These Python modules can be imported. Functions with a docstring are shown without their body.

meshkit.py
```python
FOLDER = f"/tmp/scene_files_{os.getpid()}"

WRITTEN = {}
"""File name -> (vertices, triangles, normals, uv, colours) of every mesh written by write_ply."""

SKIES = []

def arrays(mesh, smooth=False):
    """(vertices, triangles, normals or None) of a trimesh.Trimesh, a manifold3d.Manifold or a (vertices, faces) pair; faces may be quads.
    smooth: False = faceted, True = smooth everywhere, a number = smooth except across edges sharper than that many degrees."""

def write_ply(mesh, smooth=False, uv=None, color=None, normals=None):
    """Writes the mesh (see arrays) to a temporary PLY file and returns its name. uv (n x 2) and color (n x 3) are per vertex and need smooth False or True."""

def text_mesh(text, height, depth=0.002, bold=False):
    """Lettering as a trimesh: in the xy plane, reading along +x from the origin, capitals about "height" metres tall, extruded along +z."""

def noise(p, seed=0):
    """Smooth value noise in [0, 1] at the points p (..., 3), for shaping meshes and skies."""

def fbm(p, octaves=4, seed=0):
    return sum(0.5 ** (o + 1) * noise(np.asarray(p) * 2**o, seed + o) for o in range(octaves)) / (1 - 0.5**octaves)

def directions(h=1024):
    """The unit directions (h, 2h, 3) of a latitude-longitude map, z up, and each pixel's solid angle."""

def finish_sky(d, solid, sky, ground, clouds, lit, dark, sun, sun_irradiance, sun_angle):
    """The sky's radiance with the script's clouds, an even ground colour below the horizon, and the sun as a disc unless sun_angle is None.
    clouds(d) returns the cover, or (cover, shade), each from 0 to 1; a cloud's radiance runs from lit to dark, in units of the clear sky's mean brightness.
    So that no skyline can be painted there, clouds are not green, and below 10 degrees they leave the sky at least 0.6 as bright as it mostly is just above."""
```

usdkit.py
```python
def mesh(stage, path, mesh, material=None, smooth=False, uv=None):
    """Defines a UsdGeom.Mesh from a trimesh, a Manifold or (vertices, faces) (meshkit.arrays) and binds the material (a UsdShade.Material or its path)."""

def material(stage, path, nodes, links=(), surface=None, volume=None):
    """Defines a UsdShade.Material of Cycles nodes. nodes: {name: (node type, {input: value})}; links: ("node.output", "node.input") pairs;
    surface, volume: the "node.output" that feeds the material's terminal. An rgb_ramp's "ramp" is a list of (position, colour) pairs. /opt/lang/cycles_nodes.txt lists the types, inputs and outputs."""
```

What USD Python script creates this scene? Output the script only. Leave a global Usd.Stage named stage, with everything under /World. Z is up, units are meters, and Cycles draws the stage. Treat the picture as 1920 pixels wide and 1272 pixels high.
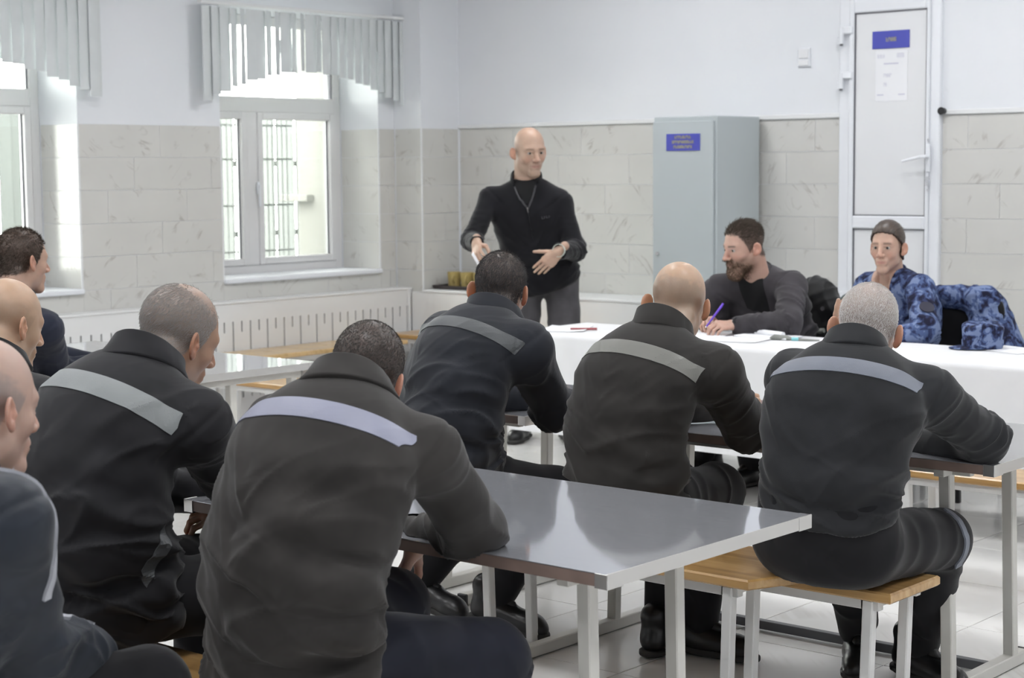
import math, random
import numpy as np, trimesh, usdkit, meshkit
from pxr import Usd, UsdGeom, UsdLux, UsdShade, Gf, Sdf, Vt

stage = Usd.Stage.CreateInMemory()
UsdGeom.SetStageUpAxis(stage, 'Z')
UsdGeom.SetStageMetersPerUnit(stage, 1.0)
WORLD = UsdGeom.Xform.Define(stage, '/World')
UsdGeom.Scope.Define(stage, '/World/Looks')
V3 = lambda *a: np.array(a, float)

# ------------------------------------------------------------------ camera
EYE = V3(0, 0, 1.5)
FPX, PITCH, ROLL, YAW = 3278.7, math.radians(5.515), math.radians(-.494), math.radians(-40.575)
FWD = V3(math.cos(PITCH) * math.sin(YAW), math.cos(PITCH) * math.cos(YAW), -math.sin(PITCH))
_r = np.cross(FWD, [0, 0, 1]); _r /= np.linalg.norm(_r); _u = np.cross(_r, FWD)
RIGHT = math.cos(ROLL) * _r + math.sin(ROLL) * _u
UP = -math.sin(ROLL) * _r + math.cos(ROLL) * _u
cam = UsdGeom.Camera.Define(stage, '/World/camera')
m = np.eye(4); m[0, :3], m[1, :3], m[2, :3], m[3, :3] = RIGHT, UP, -FWD, EYE
cam.AddTransformOp().Set(Gf.Matrix4d(*m.ravel().tolist()))
cam.CreateHorizontalApertureAttr(36.0); cam.CreateVerticalApertureAttr(36.0 * 1272 / 1920)
cam.CreateFocalLengthAttr(36.0 * FPX / 1920)
cam.CreateFStopAttr(6.3); cam.CreateFocusDistanceAttr(4.7)
cam.CreateClippingRangeAttr(Gf.Vec2f(.05, 500))
cam.CreateExposureAttr(0.0)
# ------------------------------------------------------------------ light: overcast daylight outside; the ceiling panels are built with the room
sky = UsdLux.DomeLight.Define(stage, '/World/sky')
sky.CreateIntensityAttr(5.6); sky.CreateColorAttr(Gf.Vec3f(1.0, .98, .93))
PANEL_GLOW = 20.4
PANEL_COLOR = (.985, .99, 1.0)

# ------------------------------------------------------------------ scene helpers
USED = {}
def fresh(parent, name):
    k = (str(parent), name); n = USED.get(k, -1) + 1; USED[k] = n
    return f'{parent}/{name}' + (f'_{n:03d}' if n else '')
def say(p, label=None, cat=None, group=None, kind=None):
    for k, v in (('label', label), ('category', cat), ('group', group), ('kind', kind)):
        if v: p.SetCustomDataByKey(k, v)
    return p
class Thing:
    """An Xform under /World at a thing's base; its parts are given in world coordinates."""
    def __init__(s, name, label, cat, base=(0, 0, 0), group=None, kind=None):
        s.path = fresh('/World', name); s.base = np.array(base, float)
        x = UsdGeom.Xform.Define(stage, s.path); x.AddTranslateOp().Set(Gf.Vec3d(*s.base.tolist()))
        s.prim = say(x.GetPrim(), label, cat, group, kind)
    def part(s, name, mesh, mat, parent=None, smooth=False, label=None, kind=None, col=None):
        p = fresh(parent or s.path, name)
        v, f, n = meshkit.arrays(mesh, smooth)
        put(p, v - s.base, f, n, mat, col)
        say(stage.GetPrimAtPath(p), label, None, None, kind)
        return p
def put(p, v, f, n, mat, col=None):
    m = UsdGeom.Mesh.Define(stage, p)
    m.CreatePointsAttr(Vt.Vec3fArray.FromNumpy(np.ascontiguousarray(v, np.float32)))
    m.CreateFaceVertexCountsAttr(Vt.IntArray.FromNumpy(np.full(len(f), 3, np.int32)))
    m.CreateFaceVertexIndicesAttr(Vt.IntArray.FromNumpy(np.ascontiguousarray(f, np.int32).ravel()))
    m.CreateSubdivisionSchemeAttr('none')
    if n is not None:
        m.CreateNormalsAttr(Vt.Vec3fArray.FromNumpy(np.ascontiguousarray(n, np.float32))); m.SetNormalsInterpolation('vertex')
    if col is not None:
        UsdGeom.PrimvarsAPI(m).CreatePrimvar('col', Sdf.ValueTypeNames.Color3fArray, 'vertex').Set(Vt.Vec3fArray.FromNumpy(np.ascontiguousarray(col, np.float32)))
    UsdShade.MaterialBindingAPI.Apply(m.GetPrim()).Bind(mat)
    return m
def single(name, mesh, mat, label=None, cat=None, group=None, kind=None, smooth=False, base=None):
    v, f, n = meshkit.arrays(mesh, smooth)
    p = fresh('/World', name)
    b = np.array([(v[:, 0].min() + v[:, 0].max()) / 2, (v[:, 1].min() + v[:, 1].max()) / 2, v[:, 2].min()]) if base is None else np.array(base, float)
    m = put(p, v - b, f, n, mat); m.AddTranslateOp().Set(Gf.Vec3d(*b.tolist()))
    say(m.GetPrim(), label, cat, group, kind)
    return p
def struct(name, mesh, mat, smooth=False):
    return single(name, mesh, mat, kind='structure', smooth=smooth, base=(0, 0, 0))
def sub(parent, name, mesh, mat, smooth=False, label=None, kind=None):
    """a part (world coordinates) of a structure whose base is the origin"""
    p = fresh(parent, name); v, f, n = meshkit.arrays(mesh, smooth); put(p, v, f, n, mat); say(stage.GetPrimAtPath(p), label, None, None, kind); return p

# ------------------------------------------------------------------ mesh helpers
def bx(x0, x1, y0, y1, z0, z1, c=0.0):
    """a box; c chamfers its edges"""
    lo, hi = np.minimum([x0, y0, z0], [x1, y1, z1]), np.maximum([x0, y0, z0], [x1, y1, z1])
    if c <= 0:
        return trimesh.creation.box(bounds=[lo, hi])
    c = min(c, (hi - lo).min() * .45); pts = []
    for sx in (0, 1):
        for sy in (0, 1):
            for sz in (0, 1):
                p = np.where([sx, sy, sz], hi, lo); d = np.where([sx, sy, sz], -c, c)
                for k in range(3):
                    q = p + d; q[k] = p[k]; pts.append(q)
    return trimesh.convex.convex_hull(np.array(pts))
def cat_(*ms): return trimesh.util.concatenate([m for m in ms])
def bar(a, b, w, h=None, up=(0, 0, 1), c=.003):
    """a square tube from a to b"""
    a, b = np.array(a, float), np.array(b, float); h = h or w; L = np.linalg.norm(b - a); z = (b - a) / L
    up = np.array(up, float); up = np.array([1., 0, 0]) if abs(z @ up) > .95 else up
    x = np.cross(up, z); x /= np.linalg.norm(x); y = np.cross(z, x)
    m = bx(-w / 2, w / 2, -h / 2, h / 2, 0, L, c); T = np.eye(4); T[:3, :3] = np.stack([x, y, z], 1); T[:3, 3] = a
    m.apply_transform(T); return m
def tube(pts, r, n=8, closed=False):
    pts = np.array(pts, float); k = len(pts); r = np.broadcast_to(r, k); vs = []
    t = np.gradient(pts, axis=0) if k > 2 else np.repeat((pts[1] - pts[0])[None], k, 0)
    t /= np.linalg.norm(t, axis=1, keepdims=True)
    ref = np.array([0, 0, 1.]) if abs(t[0, 2]) < .9 else np.array([1., 0, 0])
    for i in range(k):
        x = np.cross(ref, t[i]); x /= np.linalg.norm(x); y = np.cross(t[i], x); ref = y if abs(t[i] @ y) < .5 else ref
        a = np.arange(n) * 2 * np.pi / n
        vs.append(pts[i] + r[i] * (np.cos(a)[:, None] * x + np.sin(a)[:, None] * y))
    v = np.vstack(vs + [pts[:1], pts[-1:]]); f = []
    for i in range(k - 1):
        for j in range(n):
            a, b, c, d = i * n + j, i * n + (j + 1) % n, (i + 1) * n + (j + 1) % n, (i + 1) * n + j
            f += [[a, b, c], [a, c, d]]
    for j in range(n):
        f += [[k * n, (j + 1) % n, j], [k * n + 1, (k - 1) * n + j, (k - 1) * n + (j + 1) % n]]
    return trimesh.Trimesh(v, f, process=False)
def cyl(a, b, r, n=20): return tube([a, b], r, n)
def grid_mesh(P, closed_u=False):
    """P: (nu, nv, 3) points -> triangle mesh"""
    nu, nv = P.shape[:2]; i = np.arange(nu * nv).reshape(nu, nv); a, b = i[:-1], i[1:]
    if closed_u: a, b = i, np.roll(i, -1, 0)
    q = np.stack([a[:, :-1], b[:, :-1], b[:, 1:], a[:, 1:]], -1).reshape(-1, 4)
    return trimesh.Trimesh(P.reshape(-1, 3), np.vstack([q[:, [0, 1, 2]], q[:, [0, 2, 3]]]), process=False)
def shell(v, f, n, t):
    """a patch (v, f) with normals n made solid: t metres thick, outwards"""
    e = np.sort(np.vstack([f[:, [0, 1]], f[:, [1, 2]], f[:, [2, 0]]]), 1); d = np.vstack([f[:, [0, 1]], f[:, [1, 2]], f[:, [2, 0]]])
    _, inv, cnt = np.unique(e, axis=0, return_inverse=True, return_counts=True); b = d[cnt[inv.ravel()] == 1]; k = len(v)
    return np.vstack([v + n * t, v - n * .001]), np.vstack([f, f[:, ::-1] + k, np.stack([b[:, 1], b[:, 0], b[:, 0] + k], 1), np.stack([b[:, 1], b[:, 0] + k, b[:, 1] + k], 1)])

# ------------------------------------------------------------------ materials
def mat(name, nodes, links=(), surface='p.BSDF'): return usdkit.material(stage, '/World/Looks/' + name, nodes, links, surface)
def plain(name, col, rough=.5, **k): return mat(name, {'p': ('principled_bsdf', dict(base_color=col, roughness=rough, **k))})
def speckle(name, c1, c2, scale, rough=.5, bump=0, bscale=None, stretch=(1, 1, 1), **k):
    nodes = {'g': ('texture_coordinate', {}), 'mp': ('mapping', {'scale': stretch}), 'n': ('noise_texture', {'scale': scale, 'detail': 4}),
             'r': ('rgb_ramp', {'ramp': [(.3, c1), (.7, c2)]}), 'p': ('principled_bsdf', dict(roughness=rough, **k))}
    links = [('g.object', 'mp.vector'), ('mp.vector', 'n.vector'), ('n.fac', 'r.fac'), ('r.color', 'p.base_color')]
    if bump:
        nodes['nb'] = ('noise_texture', {'scale': bscale or scale * 6, 'detail': 3}); nodes['b'] = ('bump', {'strength': bump, 'distance': .002})
        links += [('mp.vector', 'nb.vector'), ('nb.fac', 'b.height'), ('b.normal', 'p.normal')]
    return mat(name, nodes, links)
def cloth(name, c, rough=.85, sheen=.15, weave=900, var=.25):
    c = np.array(c); nodes = {'g': ('texture_coordinate', {}), 'n': ('noise_texture', {'scale': 9, 'detail': 5}), 'r': ('rgb_ramp', {'ramp': [(.3, tuple(c * (1 - var))), (.7, tuple(c * (1 + var)))]}),
             'w': ('noise_texture', {'scale': weave, 'detail': 1}), 'b': ('bump', {'strength': .25, 'distance': .001}), 'p': ('principled_bsdf', dict(roughness=rough, sheen_weight=sheen, sheen_roughness=.4, specular_ior_level=.25))}
    return mat(name, nodes, [('g.object', 'n.vector'), ('g.object', 'w.vector'), ('n.fac', 'r.fac'), ('r.color', 'p.base_color'), ('w.fac', 'b.height'), ('b.normal', 'p.normal')])
def marble(name, base, vein, vscale, fac=.6):
    """pale marble tile: short slanting veins, different and differently slanted on every tile"""
    mm = lambda t, **k: ('math', {'math_type': t, **k})
    return mat(name, {'g': ('geometry', {}), 'o': ('object_info', {}), 'ov': ('combine_xyz', {}), 'm1': mm('multiply', value2=37.), 'm2': mm('multiply', value2=91.), 'a': ('vector_math', {'math_type': 'add'}), 'sx': ('separate_xyz', {}),
        'u': mm('add'), 'gt': mm('greater_than', value2=.5), 'sg': mm('multiply_add', value2=2., value3=-1.), 'zz': mm('multiply'), 'al': mm('add'), 'ac': mm('subtract'), 'al2': mm('multiply', value2=.30), 'cv': ('combine_xyz', {}),
        'n': ('noise_texture', {'scale': vscale, 'detail': 4, 'roughness': .55, 'distortion': .9}), 's': mm('subtract', value2=.5), 'ab': mm('absolute'), 'r': ('map_range', {'from_min': 0., 'from_max': .026, 'to_min': 1., 'to_max': 0., 'clamp': True}),
        'n2': ('noise_texture', {'scale': vscale * 1.5, 'detail': 1}), 'r2': ('map_range', {'from_min': .53, 'from_max': .69, 'to_min': 0., 'to_max': fac, 'clamp': True}), 'mu': mm('multiply'),
        'n3': ('noise_texture', {'scale': 2.5, 'detail': 2}), 'rb': ('rgb_ramp', {'ramp': [(.3, base), (.7, tuple(np.array(base) * 1.07))]}), 'mix': ('mix_color', {'b': vein}), 'p': ('principled_bsdf', {'roughness': .22, 'specular_ior_level': .4})},
        [('o.random', 'm1.value1'), ('o.random', 'm2.value1'), ('m1.value', 'ov.x'), ('m2.value', 'ov.y'), ('m1.value', 'ov.z'), ('g.position', 'a.vector1'), ('ov.vector', 'a.vector2'), ('a.vector', 'sx.vector'), ('sx.x', 'u.value1'), ('sx.y', 'u.value2'),
         ('o.random', 'gt.value1'), ('gt.value', 'sg.value1'), ('sg.value', 'zz.value1'), ('sx.z', 'zz.value2'), ('u.value', 'al.value1'), ('zz.value', 'al.value2'), ('u.value', 'ac.value1'), ('zz.value', 'ac.value2'), ('al.value', 'al2.value1'), ('al2.value', 'cv.x'), ('ac.value', 'cv.y'),
         ('cv.vector', 'n.vector'), ('n.fac', 's.value1'), ('s.value', 'ab.value1'), ('ab.value', 'r.value'), ('a.vector', 'n2.vector'), ('n2.fac', 'r2.value'), ('r.result', 'mu.value1'), ('r2.result', 'mu.value2'), ('a.vector', 'n3.vector'), ('n3.fac', 'rb.fac'),
         ('rb.color', 'mix.a'), ('mu.value', 'mix.fac'), ('mix.result', 'p.base_color')])
M = {}
M['paint'] = speckle('wall_paint', (.755, .777, .815), (.785, .802, .835), 1.5, .55, .15, 160)
M['ceiling'] = plain('ceiling_paint', (.82, .82, .82), .8)
M['tile'] = marble('wall_tile', (.60, .595, .57), (.34, .315, .29), 5.5, .7)
M['floor_tile'] = marble('floor_tile', (.78, .775, .76), (.58, .56, .53), 3., .5)
M['grout'] = plain('grout', (.70, .69, .67), .9)
M['floor_grout'] = plain('floor_grout', (.32, .31, .30), .9)
M['white'] = plain('white_enamel', (.78, .79, .80), .35)
M['pvc'] = plain('white_plastic', (.80, .82, .86), .3)
M['pvc_panel'] = plain('door_panel_plastic', (.76, .77, .79), .35)
M['window_frame'] = plain('window_plastic', (.70, .695, .70), .35)
M['seal'] = plain('rubber_seal', (.16, .16, .18), .7)
M['cover'] = plain('radiator_cover_paint', (.76, .765, .765), .45)
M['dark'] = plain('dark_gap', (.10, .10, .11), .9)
M['slat'] = speckle('blind_fabric', (.62, .65, .66), (.66, .69, .70), 8, .8, .2, 500)
M['legs'] = speckle('leg_paint', (.60, .59, .55), (.66, .65, .61), 6, .4, .1, 90)
M['legs_white'] = speckle('bench_paint', (.68, .68, .67), (.74, .74, .73), 6, .4, .1, 90)
M['chip'] = plain('chipped_steel', (.06, .055, .05), .7)
M['edge'] = speckle('table_edge_laminate', (.17, .12, .10), (.23, .165, .14), 14, .5)
M['steel_edge'] = plain('steel_trim', (.62, .61, .59), .28, metallic=.85)
M['steel'] = mat('steel_sheet', {'g': ('geometry', {}), 'mp': ('mapping', {'scale': (2.5, 60, 60)}), 'n': ('noise_texture', {'scale': 3, 'detail': 6, 'roughness': .7}), 'n2': ('noise_texture', {'scale': 1.2, 'detail': 3}),
    'r': ('rgb_ramp', {'ramp': [(.25, (.50, .51, .555)), (.75, (.63, .645, .69))]}), 'rr': ('map_range', {'from_min': .3, 'from_max': .7, 'to_min': .05, 'to_max': .10}), 'b': ('bump', {'strength': .004, 'distance': .0005}),
    'p': ('principled_bsdf', {'metallic': .66, 'specular_ior_level': .6, 'ior': 1.6})}, [('g.position', 'mp.vector'), ('mp.vector', 'n.vector'), ('g.position', 'n2.vector'), ('n.fac', 'r.fac'), ('r.color', 'p.base_color'), ('n2.fac', 'rr.value'), ('rr.result', 'p.roughness'), ('n.fac', 'b.height'), ('b.normal', 'p.normal')])
def wood(name, c1, c2, c3):
    return mat(name, {'g': ('texture_coordinate', {}), 'o': ('object_info', {}), 'm1': ('math', {'math_type': 'multiply', 'value2': 17.}), 'ov': ('combine_xyz', {}), 'a': ('vector_math', {'math_type': 'add'}), 'mp': ('mapping', {'scale': (1.2, 22, 14)}),
        'n': ('noise_texture', {'scale': 1.6, 'detail': 5, 'distortion': .6}), 'r': ('rgb_ramp', {'ramp': [(.25, c1), (.5, c2), (.72, c3)]}), 'b': ('bump', {'strength': .08, 'distance': .001}), 'p': ('principled_bsdf', {'roughness': .28, 'coat_weight': .3})},
        [('o.random', 'm1.value1'), ('m1.value', 'ov.x'), ('m1.value', 'ov.y'), ('g.object', 'a.vector1'), ('ov.vector', 'a.vector2'), ('a.vector', 'mp.vector'), ('mp.vector', 'n.vector'), ('n.fac', 'r.fac'), ('r.color', 'p.base_color'), ('n.fac', 'b.height'), ('b.normal', 'p.normal')])
M['wood'] = wood('varnished_pine', (.32, .175, .062), (.49, .29, .108), (.57, .37, .165))
M['wood_pale'] = wood('pale_pine', (.50, .33, .14), (.62, .42, .20), (.66, .47, .25))
M['locker'] = plain('locker_paint', (.455, .50, .515), .35)
M['sign'] = plain('sign_blue', (.075, .085, .44), .35)
M['sign_text'] = plain('sign_yellow', (.50, .47, .25), .5)
M['paper'] = plain('paper', (.82, .83, .86), .7)
M['print'] = plain('print_grey', (.60, .60, .70), .7)
M['tablecloth'] = cloth('white_tablecloth', (.73, .735, .75), .8, .1, 500, .02)
M['chrome'] = plain('chrome', (.75, .75, .76), .2, metallic=1.0)
M['black_plastic'] = plain('black_plastic', (.015, .015, .017), .45)
M['emit'] = mat('panel_glow', {'e': ('emission', {'color': PANEL_COLOR, 'strength': PANEL_GLOW})}, surface='e.emission')
M['glass'] = mat('window_glass', {'t': ('transparent_bsdf', {'color': (.93, .96, .95)}), 'g': ('glossy_bsdf', {'roughness': .01, 'color': (.9, .9, .9)}), 'f': ('fresnel', {'IOR': 1.45}), 'm': ('mix_closure', {})},
    [('f.fac', 'm.fac'), ('t.BSDF', 'm.closure1'), ('g.BSDF', 'm.closure2')], 'm.closure')

# ------------------------------------------------------------------ the room
XL, YB, XR, YF, ZC = -8.25, 8.81, 2.6, -2.6, 3.25
PZ, TH = 1.78, .1875                     # top of the tiles, tile height
rng = np.random.default_rng(7)
fl = struct('floor', bx(XL - .5, XR + .3, YF - .3, YB + .3, -.2, -.006), M['floor_grout'])
FT = .57
xs = np.arange(-2.516 - 11 * FT, XR, FT); ys = np.arange(4.08 - 12 * FT, YB, FT)
far = []
for i, x in enumerate(xs):
    for j, y in enumerate(ys):
        x0, x1, y0, y1 = max(x, XL) + .0018, min(x + FT, XR) - .0018, max(y, YF) + .0018, min(y + FT, YB) - .0018
        if x1 - x0 < .02 or y1 - y0 < .02: continue
        b = bx(x0, x1, y0, y1, -.008, 0 - rng.uniform(0, .0008), .0012)
        if x < -1.0 and y > 2.0: sub(fl, 'floor_tile', b, M['floor_tile'])
        else: far.append(b)
sub(fl, 'floor_tiling', cat_(*far), M['floor_tile'], kind='stuff')
struct('ceiling', bx(XL - .5, XR + .3, YF - .3, YB + .3, ZC, ZC + .2), M['ceiling'])
struct('wall_right', bx(XR, XR + .25, YF - .3, YB + .3, 0, ZC), M['paint'])
struct('wall_front', bx(XL - .5, XR, YF - .25, YF, 0, ZC), M['paint'])
DX0, DX1, DZ0, DZ1 = -5.07, -4.447, .36, 2.62
wb = struct('wall_back', cat_(bx(XL - .5, DX0, YB, YB + .25, 0, ZC), bx(DX1, XR, YB, YB + .25, 0, ZC), bx(DX0, DX1, YB, YB + .25, DZ1, ZC), bx(DX0, DX1, YB, YB + .25, 0, DZ0)), M['paint'])
W1 = (4.45, 5.911); W2 = (6.941, 8.29); WZ = (.842, 2.50); REV = .36
wins = [(W1, 'a'), (W2, 'b')]
yy = [YF - .3, W1[0], W1[1], W2[0], W2[1], YB]
wl = struct('wall_left', cat_(*([bx(XL - .5, XL, yy[k], yy[k + 1], 0, ZC) for k in (0, 2, 4)] + [bx(XL - .5, XL, w[0], w[1], 0, WZ[0]) for w, _ in wins] + [bx(XL - .5, XL, w[0], w[1], WZ[1], ZC) for w, _ in wins])), M['paint'])
col_x, col_y = -8.0, 8.44
wc = struct('wall_column', bx(XL, col_x, col_y, YB, 0, ZC), M['paint'])
TT = .0024
def tile_wall(parent, axis, at, s, u0, u1, z0=.1, z1=PZ, skip=(), L=.57, phase=0.):
    """rows of wall tiles on the plane axis=at, standing proud towards s; skip: (u0, u1, z0, z1) openings"""
    r = 0; z = z1
    while z - .02 > z0:
        zb = max(z - TH, z0); u = u0 - ((phase + r * .19) % L)
        while u < u1:
            a, b = max(u, u0) + .0008, min(u + L, u1) - .0008; u += L
            segs = [(a, b, zb, z)]
            for (k0, k1, k2, k3) in skip:
                new = []
                for (p, q, lo, hi) in segs:
                    if hi <= k2 or lo >= k3 or q <= k0 or p >= k1: new.append((p, q, lo, hi)); continue
                    if p < k0: new.append((p, k0, lo, hi))
                    if q > k1: new.append((k1, q, lo, hi))
                    if lo < k2: new.append((max(p, k0), min(q, k1), lo, k2))
                segs = new
            for (p, q, lo, hi) in segs:
                if q - p < .012 or hi - lo < .012: continue
                o = rng.uniform(0, .0006); d0, d1 = (at, at + s * (TT + o))
                b_ = bx(d0, d1, p, q, lo + .0011, hi - .0011, .0012) if axis == 'x' else bx(p, q, d0, d1, lo + .0011, hi - .0011, .0012)
                sub(parent, 'tile', b_, M['tile'])
        z -= TH; r += 1
tile_wall(wb, 'y', YB, -1, col_x + .012, DX0 - .002, .55, phase=.1)
tile_wall(wb, 'y', YB, -1, DX1 + .002, .3, .1, phase=.42)
tile_wall(wl, 'x', XL, 1, 3.9, col_y, .6, skip=[(W1[0] - .004, W1[1] + .004, WZ[0] - .004, 9), (W2[0] - .004, W2[1] + .004, WZ[0] - .004, 9)], phase=.27)
tile_wall(wc, 'y', col_y, -1, XL + .012, col_x, .6, phase=.2)
tile_wall(wc, 'x', col_x, 1, col_y, YB - .012, .6, phase=.35)
for w, _ in wins:                                                       # tiles in the window reveals
    for yv, s in ((w[0], 1), (w[1], -1)):
        r = 0; z = PZ
        while z > WZ[0] + .02:
            zb = max(z - TH, WZ[0] + .002)
            sub(wl, 'tile', bx(XL - REV + .01, XL - .002, yv, yv + s * TT, zb + .001, z - .001, .0012), M['tile']); z -= TH
# painted cap strips along the top of the tiles and plastic corner strips
struct('trim_1', cat_(bx(col_x, DX0, YB - .016, YB, PZ, PZ + .028, .004), bx(DX1, XR, YB - .016, YB, PZ, PZ + .028, .004)), M['white'])
struct('trim_2', bx(col_x + TT - .006, col_x + TT + .006, col_y - TT - .006, col_y - TT + .006, .7, PZ + .01, .003), M['white'])
struct('trim_3', cat_(*[bx(XL - .004, XL + TT + .003, y - .007, y + .007, WZ[0], PZ, .003) for w, _ in wins for y in w]), M['white'])
struct('baseboard_right', bx(XR - .015, XR, YF, YB, 0, .08, .003), M['white'])

# windows
for n, (w, _) in enumerate(wins, 1):
    xf = XL - REV; y0, y1 = w; z0, z1 = WZ; f = .062
    wi = struct(f'window_{n}', cat_(bx(xf - .06, xf, y0, y0 + f, z0, z1, .004), bx(xf - .06, xf, y1 - f, y1, z0, z1, .004), bx(xf - .06, xf, y0 + f, y1 - f, z0, z0 + f, .004), bx(xf - .06, xf, y0 + f, y1 - f, z1 - f, z1, .004),
        bx(xf - .06, xf + .004, y0 + f, y1 - f, 1.885, 1.985, .004)), M['window_frame'])
    ym = y0 + .6 * (y1 - y0) if n == 1 else 7.50
    sub(wi, 'mullion', bx(xf - .06, xf + .004, ym - .045, ym + .045, z0 + f, 1.885, .004), M['window_frame'])
    for a, b in ((y0 + f, ym - .045), (ym + .045, y1 - f)):
        s = .045
        p = sub(wi, 'sash', cat_(bx(xf - .05, xf + .012, a, a + s, z0 + f, 1.885, .005), bx(xf - .05, xf + .012, b - s, b, z0 + f, 1.885, .005), bx(xf - .05, xf + .012, a + s, b - s, z0 + f, z0 + f + s, .005), bx(xf - .05, xf + .012, a + s, b - s, 1.885 - s, 1.885, .005)), M['window_frame'])
        sub(p, 'pane', bx(xf - .03, xf - .024, a + s - .004, b - s + .004, z0 + f + s, 1.885 - s), M['glass'])
        sub(p, 'gasket', cat_(bx(xf - .026, xf - .016, a + s, a + s + .006, z0 + f + s, 1.885 - s), bx(xf - .026, xf - .016, b - s - .006, b - s, z0 + f + s, 1.885 - s)), M['seal'])
    sub(wi, 'pane', bx(xf - .03, xf - .024, y0 + f, y1 - f, 1.985, z1 - f), M['glass'])
    sub(wi, 'gasket', bx(xf - .026, xf - .014, y1 - f - .008, y1 - f, 1.985, z1 - f), M['seal'])
    sub(wi, 'handle', cat_(bx(xf + .012, xf + .024, ym + .02, ym + .045, 1.36, 1.44, .003), bx(xf + .024, xf + .04, ym + .025, ym + .04, 1.28, 1.42, .004)), M['pvc'])
    sub(wi, 'sill', bx(xf, XL + .028, y0 - .0, y1, z0 - .018, z0 + .012, .006), M['pvc'])

# vertical blinds, cut to an arch: every slat hangs on its own
def blind(y0, y1, n, label, seed):
    r = np.random.default_rng(seed); xr = XL + .085; zt = 2.513
    t = Thing('vertical_blind', label, 'blind', (xr, (y0 + y1) / 2, 0), 'vertical blinds over the windows')
    t.part('rail', bx(xr - .02, xr + .02, y0 - .02, y1 + .02, zt - .018, zt + .002, .003), M['white'])
    t.part('bracket', cat_(*[bx(XL, xr, y - .015, y + .015, zt, zt + .008, .002) for y in (y0 + .2, (y0 + y1) / 2, y1 - .2)]), M['white'])
    for k in range(n):
        u = (k + .5) / n; y = y0 + u * (y1 - y0); v = abs(2 * u - 1)
        zb = 2.125 - .205 * v ** 1.8 + (.004 if k % 2 else -.004)
        zb = max(zb, 1.925)
        A_ = [-10, -15, -8, -27, -32, 2, -4, -28, -31, 3, -29, -32, 4, -27, -3, -12, -15, -11, -15, -12, -9, -15, -12, -16, -11, -14, -12][k]
        a = math.radians(A_ + r.uniform(-1.5, 1.5)); w = .089
        s = np.linspace(-1, 1, 7); bow = .006 * (1 - s ** 2)
        P = []
        for zz, tw in ((zt - .03, 0), (zt - .2, .02), ((zt + zb) / 2, .05), (zb, .08)):
            aa = a + tw * r.uniform(-1, 1)
            d, nn = np.array([math.sin(aa), math.cos(aa)]), np.array([math.cos(aa), -math.sin(aa)])
            q = s[:, None] * w / 2 * d + bow[:, None] * nn
            P.append(np.column_stack([xr + q[:, 0], y + q[:, 1], np.full(7, zz)]))
        g = grid_mesh(np.array(P)); v_, f_, n_ = meshkit.arrays(g, True); vv, ff = shell(v_, f_, n_, .0012)
        t.part('slat', (vv, ff), M['slat'])
    return t
blind(6.75, 8.487, 25, 'pale grey vertical slat blind with arched lower edge over the fully visible window', 3)
blind(4.25, 6.02, 25, 'pale grey vertical slat blind cut off by the picture edge above the partly visible window', 5)

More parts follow.
